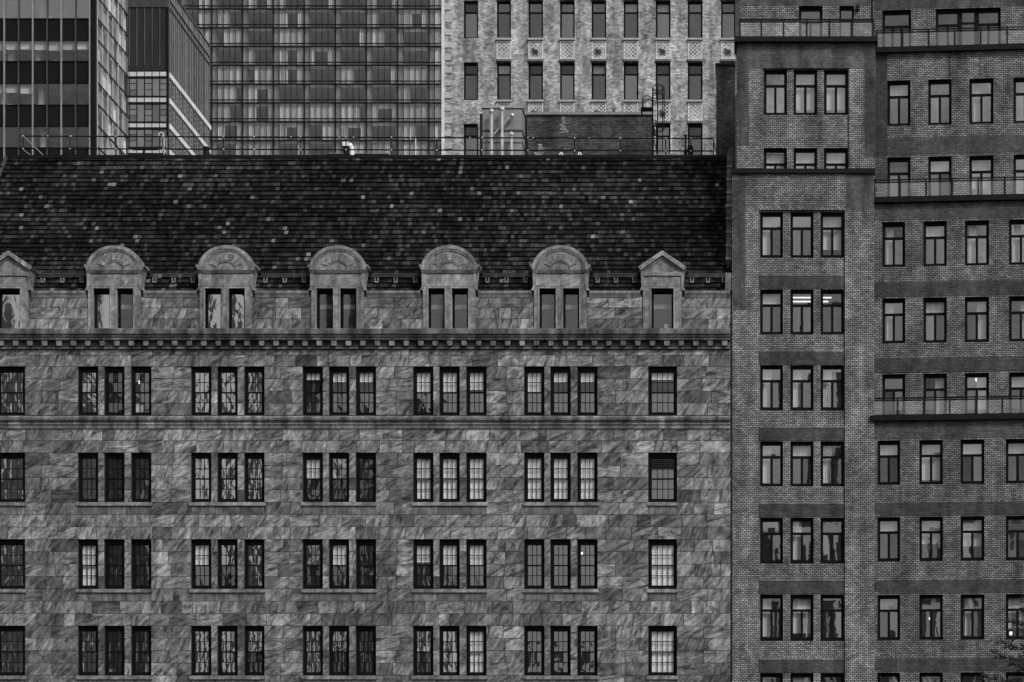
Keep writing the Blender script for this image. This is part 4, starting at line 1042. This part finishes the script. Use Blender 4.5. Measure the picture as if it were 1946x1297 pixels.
# small roof things
YV = 6.0
def thing(name, label, cat): return root(name, (0,0,0), label, cat)
def rootat(name, px, Y, label, cat, group=None): return root(name, (X(px,Y), Y, ZD), label, cat, group)
v = rootat('hooded_vent', 662, YV, 'white hooded roof vent with dark mouth standing behind the railing', 'vent')
m = MB(); m.path([(X(668,YV),YV,ZD),(X(669,YV),YV,Z(287,YV)),(X(668,YV),YV,Z(279,YV)),(X(664,YV),YV,Z(275.5,YV)),(X(659,YV),YV,Z(275.5,YV))], .12, 10); m.build('hood_pipe', 'white_paint', v)
m = MB(); m.box(X(652.5,YV), X(664,YV), YV-.25, YV+.25, Z(280,YV), Z(272.5,YV)); m.build('hood', 'white_paint', v)
m = MB(); m.box(X(653.5,YV), X(663,YV), YV-.18, YV+.18, ZD, Z(280.3,YV)); m.build('mouth', 'black_panel', v)
v = rootat('skylight', 690, 7.2, 'low dark skylight box on the roof right of the white vent', 'skylight')
m = MB(); m.box(X(622,7.2), X(738,7.2), 7.2, 8.6, ZD, Z(292.5,7.2)); m.build('kerb', 'metal_dark', v)
m = MB(); m.box(X(624,7.2), X(736,7.2), 7.3, 8.5, Z(292.5,7.2)+.003, Z(290,7.2)); m.build('glazing', 'glass_mild', v)
v = rootat('vent_drum', 392, YV, 'stubby black vent drum on the roof below the white banded tower', 'vent')
m = MB(); m.tube((X(392,YV),YV,ZD),(X(392,YV),YV,Z(282,YV)), .15, 12); m.build('drum', 'metal_dark', v)
m = MB(); m.tube((X(392,YV),YV,Z(282,YV)),(X(392,YV),YV,Z(279.5,YV)), .2, 12, .12); m.build('cowl', 'metal_dark', v)
v = rootat('gooseneck_pipe', 308, YV, 'thin pale gooseneck pipe behind the railing near the banded tower', 'pipe')
m = MB(); m.path([(X(311,YV),YV,ZD),(X(311,YV),YV,Z(258,YV)),(X(309.5,YV),YV,Z(254,YV)),(X(306,YV),YV,Z(252.5,YV)),(X(302.5,YV),YV,Z(254,YV)),(X(301.5,YV),YV,Z(260,YV))], .045, 8); m.build('tube', 'metal_pale', v)
m = MB(); m.tube((X(317,YV),YV,ZD),(X(317,YV),YV,Z(262,YV)), .03, 8); m.build('stay', 'metal_mid', v)
v = rootat('equipment_bench', 270, 6.5, 'low black equipment stand on the roof left of the gooseneck pipe', 'equipment')
m = MB(); m.box(X(246,6.5), X(298,6.5), 6.5, 7.2, ZD+.05, Z(291,6.5)); m.build('base', 'metal_dark', v)
m = MB(); m.box(X(270,6.5), X(273,6.5), 6.6, 6.8, Z(291,6.5), Z(281,6.5)); m.build('upright', 'metal_dark', v)
m = MB(); m.box(X(248,6.5), X(297,6.5), 6.55, 6.9, Z(282,6.5), Z(280,6.5)); m.build('tray', 'metal_dark', v)
v = rootat('antenna_mast', 790, YV, 'slender white antenna mast behind the railing', 'antenna')
m = MB(); m.tube((X(790,YV),YV,ZD),(X(790,YV),YV,Z(260,YV)), .028, 8, .02); m.build('mast', 'white_paint', v)
m = MB(); m.tube((X(790,YV),YV,ZD),(X(790,YV),YV,ZD+.3), .09, 8); m.build('base', 'metal_mid', v)
for px, w_, lab in ((801,.22,'left one of two squat dark roof domes beside the antenna mast'),(826,.24,'right one of two squat dark roof domes beside the cream tower corner')):
    v = rootat('roof_dome', px, YV, lab, 'vent', 'squat roof domes'); m = MB(); m.ball((X(px,YV),YV,ZD+.28), w_,w_,.16, 12, 6); m.build('cap', 'metal_dark', v)
    m = MB(); m.tube((X(px,YV),YV,ZD),(X(px,YV),YV,ZD+.25), w_*.7, 10); m.build('collar', 'metal_dark', v)
for px, lab in ((1066,'left small pale gooseneck cable outlet before the brick bulkhead'),(1101,'right small pale gooseneck cable outlet before the brick bulkhead')):
    v = rootat('cable_outlet', px, YV, lab, 'outlet', 'gooseneck cable outlets')
    m = MB(); m.path([(X(px-2,YV),YV,ZD),(X(px-2,YV),YV,Z(293,YV)),(X(px,YV),YV,Z(290.5,YV)),(X(px+2.5,YV),YV,Z(292,YV)),(X(px+3,YV),YV,Z(296,YV))], .04, 8); m.build('tube', 'white_paint', v)
    m = MB(); m.tube((X(px-2,YV),YV,ZD),(X(px-2,YV),YV,ZD+.12), .09, 8); m.build('base', 'metal_mid', v)
v = rootat('flue_pipe', 1303, 5.8, 'tall thin black flue pipe at the right end of the roof', 'pipe')
m = MB(); m.tube((X(1303,5.8),5.8,ZD),(X(1303,5.8),5.8,Z(258,5.8)), .05, 8); m.build('pipe', 'metal_dark', v)
m = MB(); m.tube((X(1303,5.8),5.8,Z(259,5.8)),(X(1303,5.8),5.8,Z(257,5.8)), .075, 8); m.build('cap', 'metal_dark', v)
m = MB(); m.tube((X(1303,5.8),5.8,ZD),(X(1303,5.8),5.8,Z(285,5.8)), .085, 8); m.build('sleeve', 'metal_dark', v)
v = rootat('roof_fan', 1312, 6.4, 'small dark hunched exhaust fan right of the black flue pipe', 'fan')
m = MB(); m.prism([(X(1307,6.4),Z(279,6.4)),(X(1315,6.4),Z(278,6.4)),(X(1318,6.4),Z(284,6.4)),(X(1315,6.4),Z(299,6.4)),(X(1311,6.4),Z(299,6.4)),(X(1311,6.4),Z(290,6.4)),(X(1306,6.4),Z(287,6.4))][::-1], 6.2, 6.7, 1); m.build('housing', 'metal_dark', v)
m = MB(); m.box(X(1309,6.4), X(1318,6.4), 6.15, 6.75, ZD, ZD+.2); m.build('foot', 'metal_mid', v)
v = rootat('valve_cluster', 1293, 6.2, 'low pale pipe valves clustered at the foot of the flue', 'valve')
m = MB()
for dx, h_ in ((-4,.35),(0,.55),(3,.4)): m.tube((X(1293+dx,6.2),6.2,ZD),(X(1293+dx,6.2),6.2,ZD+h_+.2), .06, 8)
m.build('stub', 'metal_pale', v, kind='stuff')
m = MB(); m.tube((X(1287,6.2),6.2,ZD+.42),(X(1298,6.2),6.2,ZD+.42), .04, 8); m.build('header_pipe', 'metal_pale', v)
v = rootat('roof_duct', 1266, 7.6, 'low pale roof duct between the caged ladder and the flue', 'duct')
m = MB(); m.box(X(1246,7.6), X(1288,7.6), 7.6, 8.2, ZD+.2, Z(292,7.6)); m.build('duct', 'metal_pale', v)
for px in (1250, 1284): m = MB(); m.box(X(px,7.6)-.05, X(px,7.6)+.05, 7.7, 8.1, ZD, ZD+.2); m.build('foot', 'metal_mid', v)
# pigeon on the bulkhead
yp = YB+.05; px_ = X(1167,yp); zp = Z(214,YB)
m = MB(); m.ball((px_, yp, zp+.11), .075,.07,.10, 10, 8); m.ball((px_+.045, yp, zp+.235), .04,.04,.045, 8, 6); m.tube((px_-.02,yp,zp+.08),(px_-.14,yp,zp+.0), .045, 6, .02)
m.tube((px_+.08,yp,zp+.23),(px_+.12,yp,zp+.22), .012, 5, .004); m.tube((px_,yp-.02,zp),(px_,yp-.02,zp+.06), .01, 5); m.tube((px_,yp+.02,zp),(px_,yp+.02,zp+.06), .01, 5); m.tube((px_+.03,yp,zp+.17),(px_+.045,yp,zp+.22), .05, 8, .035)
m.build('pigeon', 'feather', None, origin=(px_, yp, zp), label='small dark pigeon perched on the top edge of the brick bulkhead', category='bird')

# ================================================================== 8. LAMPS AND BOXES SEEN THROUGH WINDOWS
def tubes(p0, p1, py, Y, lab):
    v = root('ceiling_light', (X((p0+p1)/2,Y), Y, Z(py,Y)), lab, 'light', 'lit ceiling tubes')
    m = MB(); m.tube((X(p0,Y),Y,Z(py,Y)),(X(p1,Y),Y,Z(py,Y)), .03, 8); m.build('tube', 'tube_glow', v)
    m = MB(); m.box(X(p0,Y), X(p1,Y), Y+.06, Y+.12, Z(py+1,Y), Z(py-2,Y)); m.build('fitting', 'metal_pale', v)
tubes(1481, 1580, 566, 1.6, 'upper lit ceiling tube seen through the second row of bay windows')
tubes(1476, 1574, 573.5, 1.3, 'lower lit ceiling tube seen through the second row of bay windows')
def bulb(px, py, Y, lab, r=.07):
    v = root('lamp_bulb', (X(px,Y), Y, Z(py,Y)), lab, 'lamp', 'lit bulbs behind windows')
    m = MB(); m.ball((X(px,Y),Y,Z(py,Y)), r,r,r*1.3, 10, 8); m.build('globe', 'lamp_glow', v)
    m = MB(); m.tube((X(px,Y),Y,Z(py,Y)+r*1.2),(X(px,Y),Y,Z(py,Y)+r*2.6), .02, 6); m.build('stem', 'metal_dark', v)
bulb(1856, 722, 2.7, 'lit bulb in the top light of a wing window just above the lowest glass railing')
bulb(1768, 1176, 1.0, 'lit globe in a wing window near the bottom of the picture')
bulb(1937, 1178, 1.0, 'lit globe at the right picture edge, upper one of two')
bulb(1921, 1204, 1.0, 'lit globe at the right picture edge, lower one of two')
bulb(1106, 1052, .8, 'lit bulb in a stone building window of the fifth window group', .05)
bulb(1268, 566, .8, 'lit bulb in the window of the pointed dormer by the brick building', .06)
bulb(265, 727, 1.2, 'lit office lamp in the top row of the second window group from left', .06)
bulb(842, 721, 1.2, 'lit bulb in the top row of stone building windows, fourth triple group', .04)
def carton(p0, p1, y0, y1, Y, lab):
    v = root('paper_carton', (X((p0+p1)/2,Y), Y, Z(y1,Y)), lab, 'box', 'white boxes on window sills')
    m = MB(); m.box(X(p0,Y), X(p1,Y), Y, Y+.2, Z(y1,Y), Z(y0,Y)); m.build('body', 'white_paint', v)
    m = MB(); m.box(X(p0,Y)-.015, X(p1,Y)+.015, Y-.015, Y+.215, Z(y0+2,Y), Z(y0-.3,Y)); m.build('lid', 'white_paint', v)
carton(258, 272, 770, 786, .34, 'white carton in a top row window left of the second triple group')
carton(207, 216, 1272, 1283, .34, 'white carton low in a bottom row window of the first triple group')
carton(276, 284, 1262, 1283, .34, 'tall white carton in the bottom right window of the first triple group')
carton(1263, 1270, 617, 624, .34, 'small white box on the sill of the right pointed dormer')

# ================================================================== 9. CONIFER at bottom right
YTR = -30.0
TPX = 1996
TR = root('conifer_tree', (X(TPX,YTR), YTR, 0), 'dark conifer whose branch tips poke in at the lower right corner', 'tree')
tx = X(TPX,YTR); zt_tree = 14.1
m = MB(); pts = [(tx+.1*math.sin(i), YTR+.06*math.cos(i*1.7), i*zt_tree/8) for i in range(9)]
for i in range(8): m.tube(pts[i], pts[i+1], .24*(1-i/9), 8, .24*(1-(i+1)/9))
m.build('trunk', 'bark', TR)
lf = MB(); br = MB()
def spray(p, d, ln):
    n = int(13*ln/.4)
    for _ in range(n):
        f = R.random(); q = p + d*ln*f
        dv = (d*.6 + Vector((R.gauss(0,.7), R.gauss(0,.7), R.gauss(.15,.6)))).normalized(); L = R.uniform(.10,.22); s = dv.orthogonal().normalized()*.03
        lf.face([q-s, q+s, q+dv*L], R.uniform(.6,1.4))
for k in range(86):
    z0 = 5.0+8.8*(k/86)**.95; ang = k*2.39996; ln = (14.4-z0)*.5+.2
    d = Vector((math.cos(ang), math.sin(ang), .12)).normalized(); p = Vector((tx, YTR, z0)); NS = 7
    for seg in range(NS):
        q = p + d*ln/NS; br.tube(p, q, .04*(1-seg/(NS+1)), 5, .04*(1-(seg+1)/(NS+1)))
        for _ in range(3 if seg > 1 else 1):
            sd_ = (d + Vector((R.gauss(0,.55), R.gauss(0,.55), R.gauss(.15,.4)))).normalized(); spray(q, sd_, R.uniform(.2,.45))
        p = q; d = (d + Vector((R.gauss(0,.1), R.gauss(0,.1), .03))).normalized()
br.build('limbs', 'bark', TR, kind='stuff'); lf.build('crown', 'needles', TR, kind='stuff')

# ================================================================== 10. BUILDINGS ACROSS THE STREET (mirrored in the window glass)
def opposite(x0, x1, y, h, dark, lab):
    v = root('opposite_building', ((x0+x1)/2, y-10, 0), lab, 'building', 'buildings across the street behind the viewer')
    m = MB(); m.box(x0, x1, y-20, y, 0, h); m.build('walls', 'facade_far_dark' if dark == 1 else 'facade_far_light', v)
    m = MB(); nx = max(2, int((x1-x0)/4)); nz = int(h/4)
    for i in range(nx):
        for j in range(nz):
            xa = x0+(x1-x0)*(i+.2)/nx; xb = x0+(x1-x0)*(i+.8)/nx; m.box(xa, xb, y-.02, y+.05, j*4+1.2, j*4+3.3, R.uniform(.5,2))
    m.build('windows', 'facade_far_window' if not dark else ('interior' if dark == 1 else 'facade_far_mid'), v, kind='stuff')
    m = MB(); m.box(x0-.4, x1+.4, y-20.4, y+.4, h, h+1.2); m.build('cornice', 'concrete', v)
opposite(-150, -118, -205, 40, 1, 'dark block across the street, farthest left as mirrored')
opposite(-112, -98, -215, 84, 0, 'pale tower across the street, mirrored in the leftmost windows')
opposite(-92, -82, -200, 62, 1, 'dark low block across the street beside the pale tower')
opposite(-74, -62, -225, 96, 0, 'pale gridded slab across the street, tallest as mirrored')
opposite(-54, -44, -205, 58, 1, 'dark block across the street right of the gridded slab')
opposite(-34, -16, -215, 30, 2, 'pale low block across the street, nearest the viewer')
opposite(-8, 8, -215, 44, 2, 'pale even-faced block across the street, mirrored in the bay windows')
opposite(13, 22, -205, 70, 1, 'slim dark tower across the street, mirrored in the wing windows')
opposite(28, 70, -240, 52, 2, 'pale wide block across the street, farthest right')
